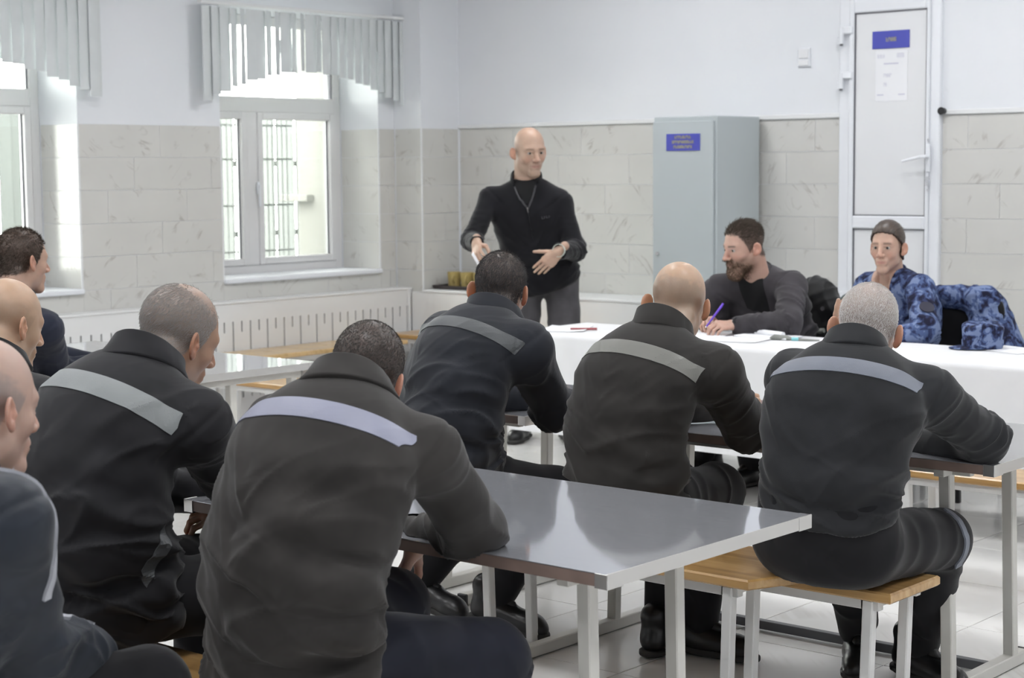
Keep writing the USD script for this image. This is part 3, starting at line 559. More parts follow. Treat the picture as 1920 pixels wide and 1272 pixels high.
POSE = {
 'A': [[-3.612, 3.937, 0.557], [-3.596, 3.904, 0.796], [-3.565, 4.07, 1.047], [-3.638, 4.191, 1.15], [-3.758, 4.069, 0.974], [-3.389, 4.023, 0.964], [-3.823, 4.269, 0.76], [-3.456, 4.227, 0.756], [-3.695, 4.493, 0.732], [-3.427, 4.484, 0.73], [-3.656, 4.574, 0.732], [-3.462, 4.567, 0.732], [-3.689, 4.002, 0.563], [-3.565, 3.847, 0.563], [-3.827, 4.396, 0.461], [-3.47, 4.256, 0.477], [-4.028, 4.238, 0.127], [-3.687, 4.219, 0.121], [-3.893, 4.229, 0.016], [-3.545, 4.229, 0.018]],
 'B': [[-2.96, 3.981, 0.542], [-2.944, 3.923, 0.776], [-2.926, 4.076, 1.031], [-2.97, 4.222, 1.116], [-3.106, 4.114, 0.934], [-2.742, 4.075, 0.932], [-3.192, 4.342, 0.76], [-2.781, 4.303, 0.744], [-3.058, 4.565, 0.755], [-2.825, 4.556, 0.706], [-3.008, 4.63, 0.793], [-2.873, 4.631, 0.721], [-3.06, 3.973, 0.542], [-2.86, 3.976, 0.542], [-3.122, 4.397, 0.519], [-2.947, 4.397, 0.523], [-3.129, 4.362, 0.1], [-3.019, 4.405, 0.108], [-3.161, 4.514, 0.03], [-2.868, 4.426, 0.027]],
 'C': [[-2.306, 3.942, 0.521], [-2.266, 3.912, 0.756], [-2.279, 4.044, 1.014], [-2.32, 4.194, 1.093], [-2.465, 4.047, 0.935], [-2.103, 4.111, 0.91], [-2.549, 4.279, 0.765], [-2.07, 4.371, 0.765], [-2.537, 4.477, 0.933], [-2.311, 4.457, 0.717], [-2.57, 4.478, 1.018], [-2.251, 4.524, 0.705], [-2.408, 3.944, 0.518], [-2.213, 3.981, 0.518], [-2.486, 4.358, 0.434], [-2.21, 4.409, 0.47], [-2.576, 4.607, 0.107], [-2.355, 4.574, 0.111], [-2.506, 4.473, 0.03], [-2.216, 4.517, 0.03]],
 'D': [[-2.585, 2.34, 0.551], [-2.528, 2.306, 0.785], [-2.538, 2.453, 1.048], [-2.626, 2.59, 1.112], [-2.727, 2.43, 0.962], [-2.364, 2.496, 0.94], [-2.795, 2.644, 0.763], [-2.408, 2.713, 0.743], [-2.75, 2.873, 0.649], [-2.653, 2.784, 0.69], [-2.782, 2.847, 0.569], [-2.599, 2.857, 0.694], [-2.682, 2.37, 0.554], [-2.506, 2.277, 0.554], [-2.754, 2.792, 0.515], [-2.355, 2.673, 0.482], [-2.754, 2.724, 0.1], [-2.496, 2.769, 0.099], [-2.787, 2.876, 0.03], [-2.382, 2.873, 0.03]],
 'E': [[-3.207, 2.333, 0.563], [-3.211, 2.286, 0.804], [-3.2, 2.453, 1.065], [-3.253, 2.601, 1.142], [-3.391, 2.444, 0.966], [-3.025, 2.455, 0.946], [-3.458, 2.634, 0.744], [-3.185, 2.666, 0.807], [-3.372, 2.867, 0.665], [-3.303, 2.825, 0.639], [-3.416, 2.806, 0.614], [-3.347, 2.748, 0.659], [-3.306, 2.325, 0.563], [-3.107, 2.325, 0.563], [-3.369, 2.748, 0.519], [-3.044, 2.748, 0.519], [-3.375, 2.715, 0.1], [-3.038, 2.715, 0.1], [-3.407, 2.866, 0.03], [-3.006, 2.866, 0.03]],
 'F': [[-2.801, 1.642, 0.52], [-2.651, 1.608, 0.703], [-2.637, 1.663, 0.987], [-2.732, 1.777, 1.082], [-2.805, 1.748, 0.919], [-2.45, 1.641, 0.924], [-2.996, 1.89, 0.736], [-2.57, 1.773, 0.683], [-2.89, 2.127, 0.724], [-2.715, 1.96, 0.577], [-2.851, 2.208, 0.724], [-2.738, 2.032, 0.527], [-2.902, 1.644, 0.52], [-2.703, 1.627, 0.52], [-2.927, 2.073, 0.518], [-2.603, 2.045, 0.518], [-2.937, 2.036, 0.1], [-2.6, 2.007, 0.1], [-2.955, 2.19, 0.03], [-2.555, 2.155, 0.03]],
 'G': [[-4.19, 2.54, 0.521], [-4.162, 2.503, 0.756], [-4.128, 2.659, 0.997], [-4.199, 2.781, 1.101], [-4.324, 2.663, 0.952], [-3.96, 2.681, 0.889], [-4.427, 2.821, 0.718], [-4.101, 2.804, 0.655], [-4.321, 3.059, 0.709], [-4.062, 3.055, 0.708], [-4.29, 3.143, 0.709], [-4.09, 3.14, 0.709], [-4.29, 2.533, 0.521], [-4.091, 2.533, 0.521], [-4.353, 2.959, 0.518], [-4.028, 2.959, 0.518], [-4.359, 2.921, 0.1], [-4.021, 2.921, 0.1], [-4.391, 3.073, 0.03], [-3.99, 3.073, 0.03]],
 'H': [[-5.86, 3.797, 0.533], [-5.93, 3.831, 0.76], [-5.833, 3.849, 1.032], [-5.881, 3.929, 1.18], [-6.02, 3.922, 1.031], [-5.674, 3.877, 0.909], [-6.068, 4.069, 0.773], [-5.833, 4.042, 0.717], [-5.95, 4.297, 0.731], [-5.702, 4.266, 0.728], [-5.911, 4.378, 0.73], [-5.71, 4.356, 0.729], [-5.961, 3.799, 0.533], [-5.762, 3.781, 0.533], [-5.986, 4.228, 0.519], [-5.662, 4.199, 0.519], [-5.995, 4.192, 0.1], [-5.659, 4.162, 0.1], [-6.014, 4.345, 0.03], [-5.614, 4.31, 0.03]],
 'S': [[-6.141, 7.444, 0.93], [-6.236, 7.388, 1.144], [-6.167, 7.331, 1.419], [-6.13, 7.315, 1.591], [-6.018, 7.446, 1.341], [-6.32, 7.208, 1.37], [-5.897, 7.425, 1.066], [-6.304, 7.037, 1.125], [-5.81, 7.18, 1.076], [-6.114, 6.861, 1.124], [-5.82, 7.104, 1.03], [-6.066, 6.806, 1.071], [-6.061, 7.504, 0.929], [-6.221, 7.383, 0.929], [-6.034, 7.5, 0.5], [-6.225, 7.356, 0.5], [-6.05, 7.538, 0.082], [-6.257, 7.382, 0.082], [-5.935, 7.436, 0.01], [-6.191, 7.243, 0.01]],
 'M': [[-4.546, 7.377, 0.534], [-4.614, 7.343, 0.76], [-4.591, 7.177, 0.988], [-4.596, 7.088, 1.139], [-4.409, 7.204, 0.935], [-4.771, 7.13, 0.907], [-4.28, 6.979, 0.785], [-4.877, 7.162, 0.629], [-4.53, 6.91, 0.765], [-4.727, 6.999, 0.764], [-4.564, 6.827, 0.769], [-4.7, 6.914, 0.781], [-4.447, 7.358, 0.534], [-4.64, 7.41, 0.534], [-4.497, 6.931, 0.519], [-4.811, 7.015, 0.519], [-4.481, 6.965, 0.1], [-4.807, 7.052, 0.1], [-4.49, 6.811, 0.03], [-4.877, 6.914, 0.03]],
 'W': [[-3.987, 7.388, 0.532], [-3.935, 7.448, 0.741], [-3.964, 7.351, 0.996], [-3.943, 7.287, 1.144], [-3.793, 7.313, 0.936], [-4.129, 7.395, 0.93], [-3.667, 7.13, 0.769], [-4.181, 7.196, 0.742], [-3.864, 7.0, 0.719], [-4.055, 6.989, 0.733], [-3.824, 6.929, 0.736], [-4.015, 6.915, 0.733], [-3.896, 7.407, 0.533], [-4.08, 7.382, 0.533], [-3.783, 7.026, 0.49], [-4.083, 6.984, 0.49], [-3.782, 7.057, 0.1], [-4.093, 7.013, 0.1], [-3.734, 6.924, 0.03], [-4.103, 6.872, 0.03]],
}

# ------------------------------------------------------------------ people: smooth distance fields, meshed by surface nets
JN = ['pel', 'mid', 'c7', 'head', 'shL', 'shR', 'elL', 'elR', 'wrL', 'wrR', 'haL', 'haR', 'hipL', 'hipR', 'knL', 'knR', 'anL', 'anR', 'toL', 'toR']
def unit(v): v = np.asarray(v, float); return v / max(np.linalg.norm(v), 1e-9)
def cap(P, a, b, ra, rb=None):
    a, b = np.asarray(a, float), np.asarray(b, float); rb = ra if rb is None else rb; d = b - a
    t = np.clip((P - a) @ d / max(d @ d, 1e-12), 0, 1)
    return np.linalg.norm(P - a - t[:, None] * d, axis=1) - (ra + (rb - ra) * t)
def ell(P, c, r, R=None):
    q = P - np.asarray(c, float)
    if R is not None: q = q @ R
    r = np.asarray(r, float); k0 = np.linalg.norm(q / r, axis=1); k1 = np.linalg.norm(q / r ** 2, axis=1)
    return k0 * (k0 - 1) / np.maximum(k1, 1e-9)
def smin(a, b, k):
    h = np.maximum(k - np.abs(a - b), 0) / k; return np.minimum(a, b) - h * h * k * .25
def smax(a, b, k): return -smin(-a, -b, k)
def sall(ds, k):
    d = ds[0]
    for e in ds[1:]: d = smin(d, e, k)
    return d
def nets(F, lo, h):
    """surface nets: the zero surface of a sampled field (inside < 0)"""
    S = F < 0; nx, ny, nz = F.shape; c = [(i, j, k) for i in (0, 1) for j in (0, 1) for k in (0, 1)]
    sl = lambda A, o: A[o[0]:nx - 1 + o[0], o[1]:ny - 1 + o[1], o[2]:nz - 1 + o[2]]
    n = sum(sl(S, o).astype(np.int8) for o in c); act = (n > 0) & (n < 8); ijk = np.argwhere(act)
    val = {o: sl(F, o)[act] for o in c}; acc = np.zeros((len(ijk), 3)); cnt = np.zeros(len(ijk))
    for a in c:
        for ax in range(3):
            if a[ax]: continue
            b = list(a); b[ax] = 1; fa, fb = val[a], val[tuple(b)]; x = (fa < 0) != (fb < 0)
            t = fa[x] / (fa[x] - fb[x]); p = np.tile(np.array(a, float), (len(t), 1)); p[:, ax] += t; acc[x] += p; cnt[x] += 1
    V = lo + h * (ijk + acc / cnt[:, None]); idx = np.full(act.shape, -1); idx[act] = np.arange(len(ijk)); faces = []
    for ax in range(3):
        o1, o2 = [(1, 2), (2, 0), (0, 1)][ax]
        A = np.moveaxis(S, (ax, o1, o2), (0, 1, 2)); I = np.moveaxis(idx, (ax, o1, o2), (0, 1, 2))
        x = A[:-1, 1:-1, 1:-1] != A[1:, 1:-1, 1:-1]; w = np.argwhere(x); s = A[:-1, 1:-1, 1:-1][x]
        i, j, k = w[:, 0], w[:, 1], w[:, 2]
        q = np.stack([I[i, j, k], I[i, j + 1, k], I[i, j + 1, k + 1], I[i, j, k + 1]], 1); q[~s] = q[~s][:, ::-1]; faces.append(q)
    Q = np.vstack(faces); return V, np.vstack([Q[:, [0, 1, 2]], Q[:, [0, 2, 3]]])
def field(fn, lo, hi, h):
    """samples fn in a narrow band round its surface only"""
    lo, hi = np.asarray(lo, float), np.asarray(hi, float); n = (np.ceil((hi - lo) / h / 4).astype(int) + 1) * 4
    g = [lo[k] + h * (np.arange(n[k] // 4) * 4 + 1.5) for k in range(3)]
    C = fn(np.stack(np.meshgrid(*g, indexing='ij'), -1).reshape(-1, 3)).reshape(n // 4)
    F = C.repeat(4, 0).repeat(4, 1).repeat(4, 2).astype(float); near = np.abs(F) < 4.6 * h; ijk = np.argwhere(near)
    F[near] = fn(lo + h * ijk); F[0], F[-1], F[:, 0], F[:, -1], F[:, :, 0], F[:, :, -1] = 1, 1, 1, 1, 1, 1
    return nets(F, lo, h)
def normals(v, f):
    n = np.zeros_like(v); c = np.cross(v[f[:, 1]] - v[f[:, 0]], v[f[:, 2]] - v[f[:, 0]])
    for k in range(3): np.add.at(n, f[:, k], c)
    return n / np.maximum(np.linalg.norm(n, axis=1, keepdims=True), 1e-12)
def relax(v, f, it=2):
    e = np.vstack([f[:, [0, 1]], f[:, [1, 2]], f[:, [2, 0]]]); d = np.bincount(e.ravel(), minlength=len(v))[:, None]
    for k in range(it):
        s = np.zeros_like(v); np.add.at(s, e[:, 0], v[e[:, 1]]); np.add.at(s, e[:, 1], v[e[:, 0]]); v = v + (.55 if k % 2 == 0 else -.5) * (s / d - v)
    return v
def frame(yaw, pitch, roll=0):
    """columns right, forward, up: yaw from +y towards +x, pitch down, roll to the right; degrees"""
    a, b, c = map(math.radians, (yaw, pitch, roll)); f = V3(math.sin(a) * math.cos(b), math.cos(a) * math.cos(b), -math.sin(b)); r = V3(math.cos(a), -math.sin(a), 0); u = np.cross(r, f)
    return np.stack([r * math.cos(c) - u * math.sin(c), f, u * math.cos(c) + r * math.sin(c)], 1)

def head_field(q, neck, sex=0, beard=0, jaw=1.0, earx=1.0):
    """q in head space: x right, y forward, z up, metres; neck: where the neck ends"""
    x, y, z = q.T; a = np.stack([np.abs(x), y, z], 1)
    d = ell(a, (0, -.014, .038), (.0755, .098, .086))
    d = smin(d, ell(a, (0, .026, -.015), (.064, .066, .085)), .03)
    d = smin(d, cap(a, (.044, -.002, -.068), (.0, .064, -.100), .022 * jaw, .021), .035)
    d = smin(d, cap(a, (0, .077, -.106), (.012, .075, -.106), .0185), .02)
    d = smin(d, ell(a, (.042, .050, -.026), (.021, .022, .022)), .02)                          # cheeks
    d = smin(d, cap(a, (.0, .084, .024), (.044, .068, .022), .0105 - .003 * sex, .010), .018)  # brow
    d = smax(d, -ell(a, (.0325, .098, .004), (.0175, .016, .0115)), .014)                      # eye sockets
    d = smin(d, cap(a, (0, .088, .012), (0, .1145, -.030), .0082, .0118), .012)                 # nose
    d = smin(d, ell(a, (.0135, .101, -.035), (.0092, .012, .0085)), .007)
    d = smin(d, ell(a, (0, .084, -.066), (.032, .013, .021)), .016)                            # mouth
    d = smin(d, cap(a, (0, .0965, -.0610), (.024, .084, -.0655), .0044, .0026), .007)             # lips
    d = smin(d, cap(a, (0, .0955, -.0730), (.022, .084, -.0690), .0052, .0026), .007)
    d = smax(d, -cap(a, (0, .1035, -.0668), (.029, .088, -.0682), .0030, .0020), .003)
    d = smin(d, cap(a, (.018, .0858, .0102), (.046, .0740, .0092), .0050, .0046), .004)        # lids
    d = smin(d, cap(a, (.019, .0862, -.0062), (.045, .0750, -.0058), .0038, .0036), .004)
    if beard:
        d = smin(d, ell(a, (0, .070, -.112), (.040, .033, .034)), .025); d = smin(d, cap(a, (0, .094, -.055), (.03, .080, -.066), .0075, .007), .008); d = smin(d, cap(a, (.05, .03, -.08), (.062, -.0, -.045), .014, .006), .015)
    # ears: a tilted dish with a rim
    t = .16; e = a - np.array([.0765, -.012, -.008]); cz, sz = math.cos(t), math.sin(t)
    e = np.stack([e[:, 0] * math.cos(.42) - (-e[:, 1]) * math.sin(.42) * 0 + 0, e[:, 1] * cz + e[:, 2] * sz, -e[:, 1] * sz + e[:, 2] * cz], 1)
    out = e[:, 0] - .55 * np.maximum(-e[:, 1] + .008, 0) * earx
    E3 = np.stack([out, e[:, 1], e[:, 2]], 1)
    ear = ell(E3, (.0055, -.004, 0), (.0075, .0185, .0310)); dish = ell(E3, (.0145, -.001, .004), (.0110, .0125, .0215)); ear = smax(ear, -dish, .004); ear = smin(ear, ell(E3, (.0075, .010, -.004), (.005, .005, .007)), .004)
    ear = smin(ear, ell(E3, (.004, .004, -.026), (.006, .009, .010)), .006)
    d = smin(d, ear, .006)
    n = np.asarray(neck, float); d = smin(d, cap(q, (0, -.026, -.055), n, .056 - .010 * sex, .062 - .012 * sex), .035)
    return smin(d, cap(a, (.042, -.055, -.05), (n[0] * 0 + .035, n[1] - .01, n[2]), .022 - .006 * sex, .028), .03)

def hairline(q):
    """how far above the hair's lower edge, in metres (negative: bare skin)"""
    x, y, z = q.T; a = np.degrees(np.arctan2(np.abs(x), -(y + .014)))
    return z - np.interp(a, [0, 45, 75, 88, 100, 112, 126, 145, 180], [-.068, -.064, -.050, -.036, -.010, -.028, .030, .064, .074])
def step(x, a, b): t = np.clip((x - a) / (b - a), 0, 1); return t * t * (3 - 2 * t)
def hair_mask(q, kind, seed=0):
    n = meshkit.fbm(q * 60 + 5, 3, seed) - .5; low = hairline(q) + n * .014; d = step(low, -.002, .012); x, y, z = q.T
    d = d * step(((np.abs(x) - .092) / .0215) ** 2 + ((y + .020) / .036) ** 2 + ((z + .008) / .042) ** 2, .85, 1.1)
    if kind == 'ring': d = d * step(.058 + n * .05 - z - .55 * np.maximum(y + .03, 0), -.012, .014)
    if kind == 'thin_top': d = d * (1 - .93 * step(z + .5 * y + n * .04, .076, .104))
    if kind == 'thin_crown': d = d * (1 - .92 * np.exp(-((x - .004) / .024) ** 2 - ((y - .015) / .042) ** 2) * (z > .06))
    if kind == 'cap': d = d * step(low, .006, .02)
    return d
def ribbon(t, parent, v, pts, width, m, name, thick=.002, label=None):
    """a band laid over the cloth along pts"""
    from scipy.spatial import cKDTree
    pts = np.array(pts, float); d = np.r_[0, np.cumsum(np.linalg.norm(np.diff(pts, axis=0), axis=1))]; s = np.arange(0, d[-1], .006); p = np.stack([np.interp(s, d, pts[:, k]) for k in range(3)], 1)
    V, N = v; tr = cKDTree(V)
    for _ in range(3): k = tr.query(p)[1]; p = p * .2 + V[k] * .8; p[1:-1] = (p[:-2] + p[1:-1] * 2 + p[2:]) / 4
    k = tr.query(p, k=6)[1]; n = N[k].mean(1); n /= np.linalg.norm(n, axis=1, keepdims=True); tn = np.gradient(p, axis=0); sd = np.cross(tn, n); sd /= np.linalg.norm(sd, axis=1, keepdims=True)
    P = np.stack([p + sd * (width / 2 * u) + n * .0035 for u in (-1, -.33, .33, 1)], 1); g = grid_mesh(P); gv, gf, gn = meshkit.arrays(g, True)
    if (gn[len(gn) // 2] @ n[len(n) // 2]) < 0: gf, gn = gf[:, ::-1], -gn
    gv2, gf2 = shell(gv, gf, gn, thick); gv2[len(gv):] -= np.vstack([gn]) * .006
    t.part(name, (gv2, gf2), M[m], parent, label=label)
def skin_colors(q, v, sp, near):
    """skin tint of every body vertex; q: head space"""
    base = np.array(sp.get('skin', (.50, .30, .215))); c = np.tile(base, (len(v), 1)); m = meshkit.fbm(v * 38, 3, 3) - .5; c *= (1 + .18 * m)[:, None]
    x, y, z = q.T; ax = np.abs(x); h = near
    def tint(w, col): c[:] = c * (1 - (w * h)[:, None]) + np.array(col) * (w * h)[:, None]
    red = base * np.array([1.08, .80, .78])
    tint(.55 * np.exp(-((y - .11) / .016) ** 2 - ((z + .03) / .02) ** 2 - (x / .016) ** 2), red)
    tint(.45 * np.exp(-((ax - .042) / .018) ** 2 - ((z + .035) / .02) ** 2) * (y > .03), red)
    tint(.65 * step(ax, .076, .084) * (np.abs(z + .008) < .045) * (y < .02), base * np.array([1.05, .74, .68]))
    tint(.75 * np.exp(-((z + .067) / .0070) ** 4 - (x / .025) ** 4) * (y > .08), np.array(sp.get('lip', (.36, .15, .13))))
    tint(.5 * np.exp(-((ax - .032) / .016) ** 2 - ((z - .002) / .011) ** 2) * (y > .05), base * .55)
    br = np.exp(-((z - .0235 - .05 * (ax - .03) * 0 + .12 * np.maximum(ax - .035, 0)) / .0048) ** 4) * step(ax, .010, .017) * (1 - step(ax, .046, .056)) * (y > .045)
    tint(sp.get('brow', .75) * br, np.array(sp.get('brow_col', (.06, .045, .035))))
    st = sp.get('stubble', 0)
    if st: tint(st * step(-.035 - z + .5 * (y - .06) * 0, -.01, .02) * step(y, -.03, .03) * (z > -.13), sp.get('stubble_col', (.14, .125, .12)))
    hk = sp.get('hair')
    for kind, w, col in sp.get('shade', ()):
        d = hair_mask(q, kind, sp.get('seed', 0)); nn = meshkit.fbm(q * np.array([420, 420, 260]), 2, 8); tint(np.clip(w * d * (.85 + .3 * nn), 0, .97), col)
    for (px, pr, w, col) in sp.get('spots', ()):
        tint(w * np.exp(-(np.linalg.norm(q - np.array(px), axis=1) / pr) ** 2), col)
    sock = (v[:, 2] < .30) & (h < .01); c[sock] = (.014, .014, .015)
    return np.clip(c, .004, .9)

def hand_mesh(side, wr, dirv, back, curl=.55, spread=.06, thumb=.5, h=.003, k=1.0, curls=None):
    """a hand with its palm, five fingers and wrist; side -1 left, 1 right; back: where the back of the hand faces"""
    Y = unit(dirv); Z = np.asarray(back, float); Z = unit(Z - (Z @ Y) * Y); X = np.cross(Y, Z); R = np.stack([X, Y, Z], 1); s = -side
    prim = []
    kn = [(.031 * s, .086, .0), (.010 * s, .091, .003), (-.011 * s, .087, .002), (-.030 * s, .078, -.002)]
    for i, p in enumerate(kn): prim.append(((s * (.016 - .011 * i), .0, 0), p, .0165, .0125))
    palm = prim[:]; fing = []
    L = [(.043, .026, .021), (.047, .030, .022), (.043, .028, .021), (.034, .021, .019)]; r = [.0092, .0094, .0088, .0078]
    for i, p in enumerate(kn):
        c = (curls[i] if curls is not None else curl); a = 0.; pt = np.array(p, float); sd = spread * (1.5 - i) * s; chain = [(np.array(p) + np.array([0, -.02, 0]), pt, .0115, r[i] * 1.08)]
        for j, l in enumerate(L[i]):
            a += c * (.85, 1.05, .7)[j]; dvec = np.array([math.sin(sd) * math.cos(a), math.cos(a) * math.cos(sd), -math.sin(a)]); nx = pt + l * dvec
            chain.append((pt, nx, r[i] * (1 - .08 * j), r[i] * (1 - .08 * (j + 1) - .04 * (j == 2)))); pt = nx
        fing.append(chain)
    b0 = np.array([.018 * s, .022, -.010]); t1 = b0 + np.array([.030 * s, .026, -.010 - .012 * thumb]); t2 = t1 + np.array([(.016 - .02 * thumb) * s, .027, -.008 - .012 * thumb]); t3 = t2 + np.array([(.008 - .022 * thumb) * s, .024, -.004 - .008 * thumb])
    fing.append([(b0, t1, .0165, .0125), (t1, t2, .0118, .0105), (t2, t3, .0105, .0082)])
    def fn(P):
        q = P / k; pz = q * np.array([1, 1, 1.12]); d = sall([cap(pz, *p) for p in palm], .016)
        d = smin(d, cap(q, (0, -.05, 0), (0, .004, 0), .026, .025), .02)
        for ch in fing: d = smin(d, sall([cap(q, *p) for p in ch], .004), .006)
        return d * k
    pts = np.vstack([np.vstack([np.array(p[0]), np.array(p[1])]) for ch in fing for p in ch] + [[0, -.06, 0]]) * k
    v, f = field(fn, pts.min(0) - .035, pts.max(0) + .03, h); v = relax(v, f, 2)
    return wr + v @ R.T, f

def person(key, label, sp, cat='person', name='person'):
    J = {n: np.array(p) for n, p in zip(JN, POSE[key])}
    for k_, d_ in sp.get('move', {}).items(): J[k_] = J[k_] + np.array(d_)
    g = sp.get('girth', 1.0); hj = sp.get('hj', .0075); seed = sp.get('seed', 0)
    t = Thing(name, label, cat, (J['pel'][0], J['pel'][1], min(J['toL'][2], J['toR'][2]) - .03 if 0 else 0))
    Rh = frame(*sp['head']); Hc = J['head'] + Rh @ np.array(sp.get('head_off', (0, .012, -.012))); hs = sp.get('hs', 1.0)
    SL = np.array([sp.get('slim', 1.), 1, 1]); tolocal = lambda P: (P - Hc) @ Rh / hs / SL
    neck_l = tolocal(J['c7'] + np.array([0, 0, -.03]))
    # --- body: head and neck fine, hands fine, the rest under the clothes coarse; joined into one surface
    nlo = Hc + np.minimum(0, (J['c7'] - Hc)) * 1.0
    fh = lambda P: head_field(tolocal(P), neck_l, sp.get('sex', 0), sp.get('beard', 0), sp.get('jaw', 1.), sp.get('earx', 1.)) * hs
    lo = np.minimum(Hc - .155, J['c7'] - .09); hi = np.maximum(Hc + .155, J['c7'] + .075); hh = sp.get('hh', .0036)
    v, f = field(fh, lo, hi, hh); v = relax(v, f, 2); parts = [(v, f)]; head_v, head_f = v, f
    def fb(P):
        d = torso(P, J, .66 * g, 0, TOR[1:-1]); ds = [d]
        for s in 'LR':
            ds += [cap(P, J['sh' + s], J['el' + s], .045, .036), cap(P, J['el' + s], J['wr' + s], .036, .027), cap(P, J['hip' + s] * .9 + J['kn' + s] * .1, J['kn' + s], .055, .042), cap(P, J['kn' + s], J['an' + s], .042, .028), cap(P, J['an' + s], J['an' + s] * .5 + J['to' + s] * .5 + np.array([0, 0, .02]), .026, .016)]
        return sall(ds, .03)
    al = np.array(list(J.values())); v, f = field(fb, al.min(0) - .2, al.max(0) + .2, .017); parts.append((v, f))
    for s, sd in (('L', -1), ('R', 1)):
        hd = sp.get('hand' + s, {}); dv = hd.get('dir', J['ha' + s] - J['wr' + s]); off = np.array(hd.get('off', (0, 0, 0)))
        a = {k: hd[k] for k in ('curl', 'curls', 'spread', 'thumb') if k in hd}
        parts.append(hand_mesh(sd, J['wr' + s] + off + unit(dv) * .012, dv, hd.get('back', (0, 0, 1)), k=.93 * (1 - .1 * sp.get('sex', 0)), h=.0032 if hd else .0045, **a))
    import manifold3d as m3
    body = None
    try:
        for (v, f) in parts:
            mm = m3.Manifold(m3.Mesh(vert_properties=np.ascontiguousarray(v, np.float32), tri_verts=np.ascontiguousarray(f, np.uint32)))
            if mm.status() != m3.Error.NoError: raise ValueError(mm.status())
            body = mm if body is None else body + mm
        me = body.to_mesh(); bv, bf = np.array(me.vert_properties[:, :3], float), np.array(me.tri_verts, int)
    except Exception as e:
        print(key, 'joined without a boolean:', e)
        o = np.cumsum([0] + [len(v) for v, _ in parts]); bv = np.vstack([v for v, _ in parts]); bf = np.vstack([f + k for (_, f), k in zip(parts, o)])
    q = tolocal(bv); near = step(.19 - np.linalg.norm(q, axis=1), 0, .02)
    col = skin_colors(q, bv, sp, near)
    pb = t.part('body', (bv, bf), M['skin'], smooth=True, col=col)
    hn = normals(head_v, head_f); hq = tolocal(head_v)
    # --- eyes
    for sx in (-1, 1):
        c = Hc + Rh @ (SL * np.array([sx * .0315, .0742, .0025]) * hs); e = trimesh.creation.icosphere(2, .0122 * hs); e.apply_translation(c)
        gz = Rh @ unit(sp.get('gaze', (0, 1, 0))); ir = trimesh.creation.icosphere(2, .0078 * hs); ir.apply_translation(c + gz * .0058 * hs)
        pe = t.part('eye', e, M['eye'], pb, smooth=True); t.part('iris', ir, M['iris'], pe, smooth=True)
    # --- hair: short strands
    hr = sp.get('hair')
    if hr and hr.get('cap'): hair_cap(t, pb, head_v, head_f, hq, hr['mask'], hr['mat'], hr['cap'], seed)
    elif hr: strands(t, pb, head_v, head_f, hn, hq, Rh, hs, hr, seed)
    if sp.get('beard'): strands(t, pb, head_v, head_f, hn, hq, Rh, hs, sp['beard_hair'], seed + 1, 'beard')
    # --- clothes
    jacket(t, J, sp, g, hj, seed)
    trousers(t, J, sp, seed)
    for s in 'LR':
        if s in sp.get('shoes', 'LR'): shoe(t, J['an' + s], J['to' + s], sp.get('shoe_flat', True), M[sp.get('shoe_mat', 'shoe')])
    return t, J, Rh, Hc, pb

def hair_cap(t, parent, v, f, q, mask, m, thick=.007, seed=0):
    w = mask(q); k = (w[f] > .5).all(1); g = trimesh.Trimesh(v, f[k], process=False); g.remove_unreferenced_vertices(); V, F = np.array(g.vertices), np.array(g.faces); n = normals(v, f); N = n[np.unique(f[k])]
    Q = q[np.unique(f[k])]; W = np.clip((w[np.unique(f[k])] - .5) * 2, 0, 1); nz = meshkit.noise(np.stack([np.arctan2(Q[:, 0], Q[:, 2]) * 26, Q[:, 1] * 6, Q[:, 2] * 0], -1), seed); T = thick * (.25 + .75 * W) * (.8 + .4 * nz)
    e = np.sort(np.vstack([F[:, [0, 1]], F[:, [1, 2]], F[:, [2, 0]]]), 1); dd = np.vstack([F[:, [0, 1]], F[:, [1, 2]], F[:, [2, 0]]]); _, inv, cnt = np.unique(e, axis=0, return_inverse=True, return_counts=True); b = dd[cnt[inv.ravel()] == 1]; K = len(V)
    return t.part('hair', (np.vstack([V + N * T[:, None], V - N * .002]), np.vstack([F, F[:, ::-1] + K, np.stack([b[:, 1], b[:, 0], b[:, 0] + K], 1), np.stack([b[:, 1], b[:, 0] + K, b[:, 1] + K], 1)])), M[m], parent, smooth=True)
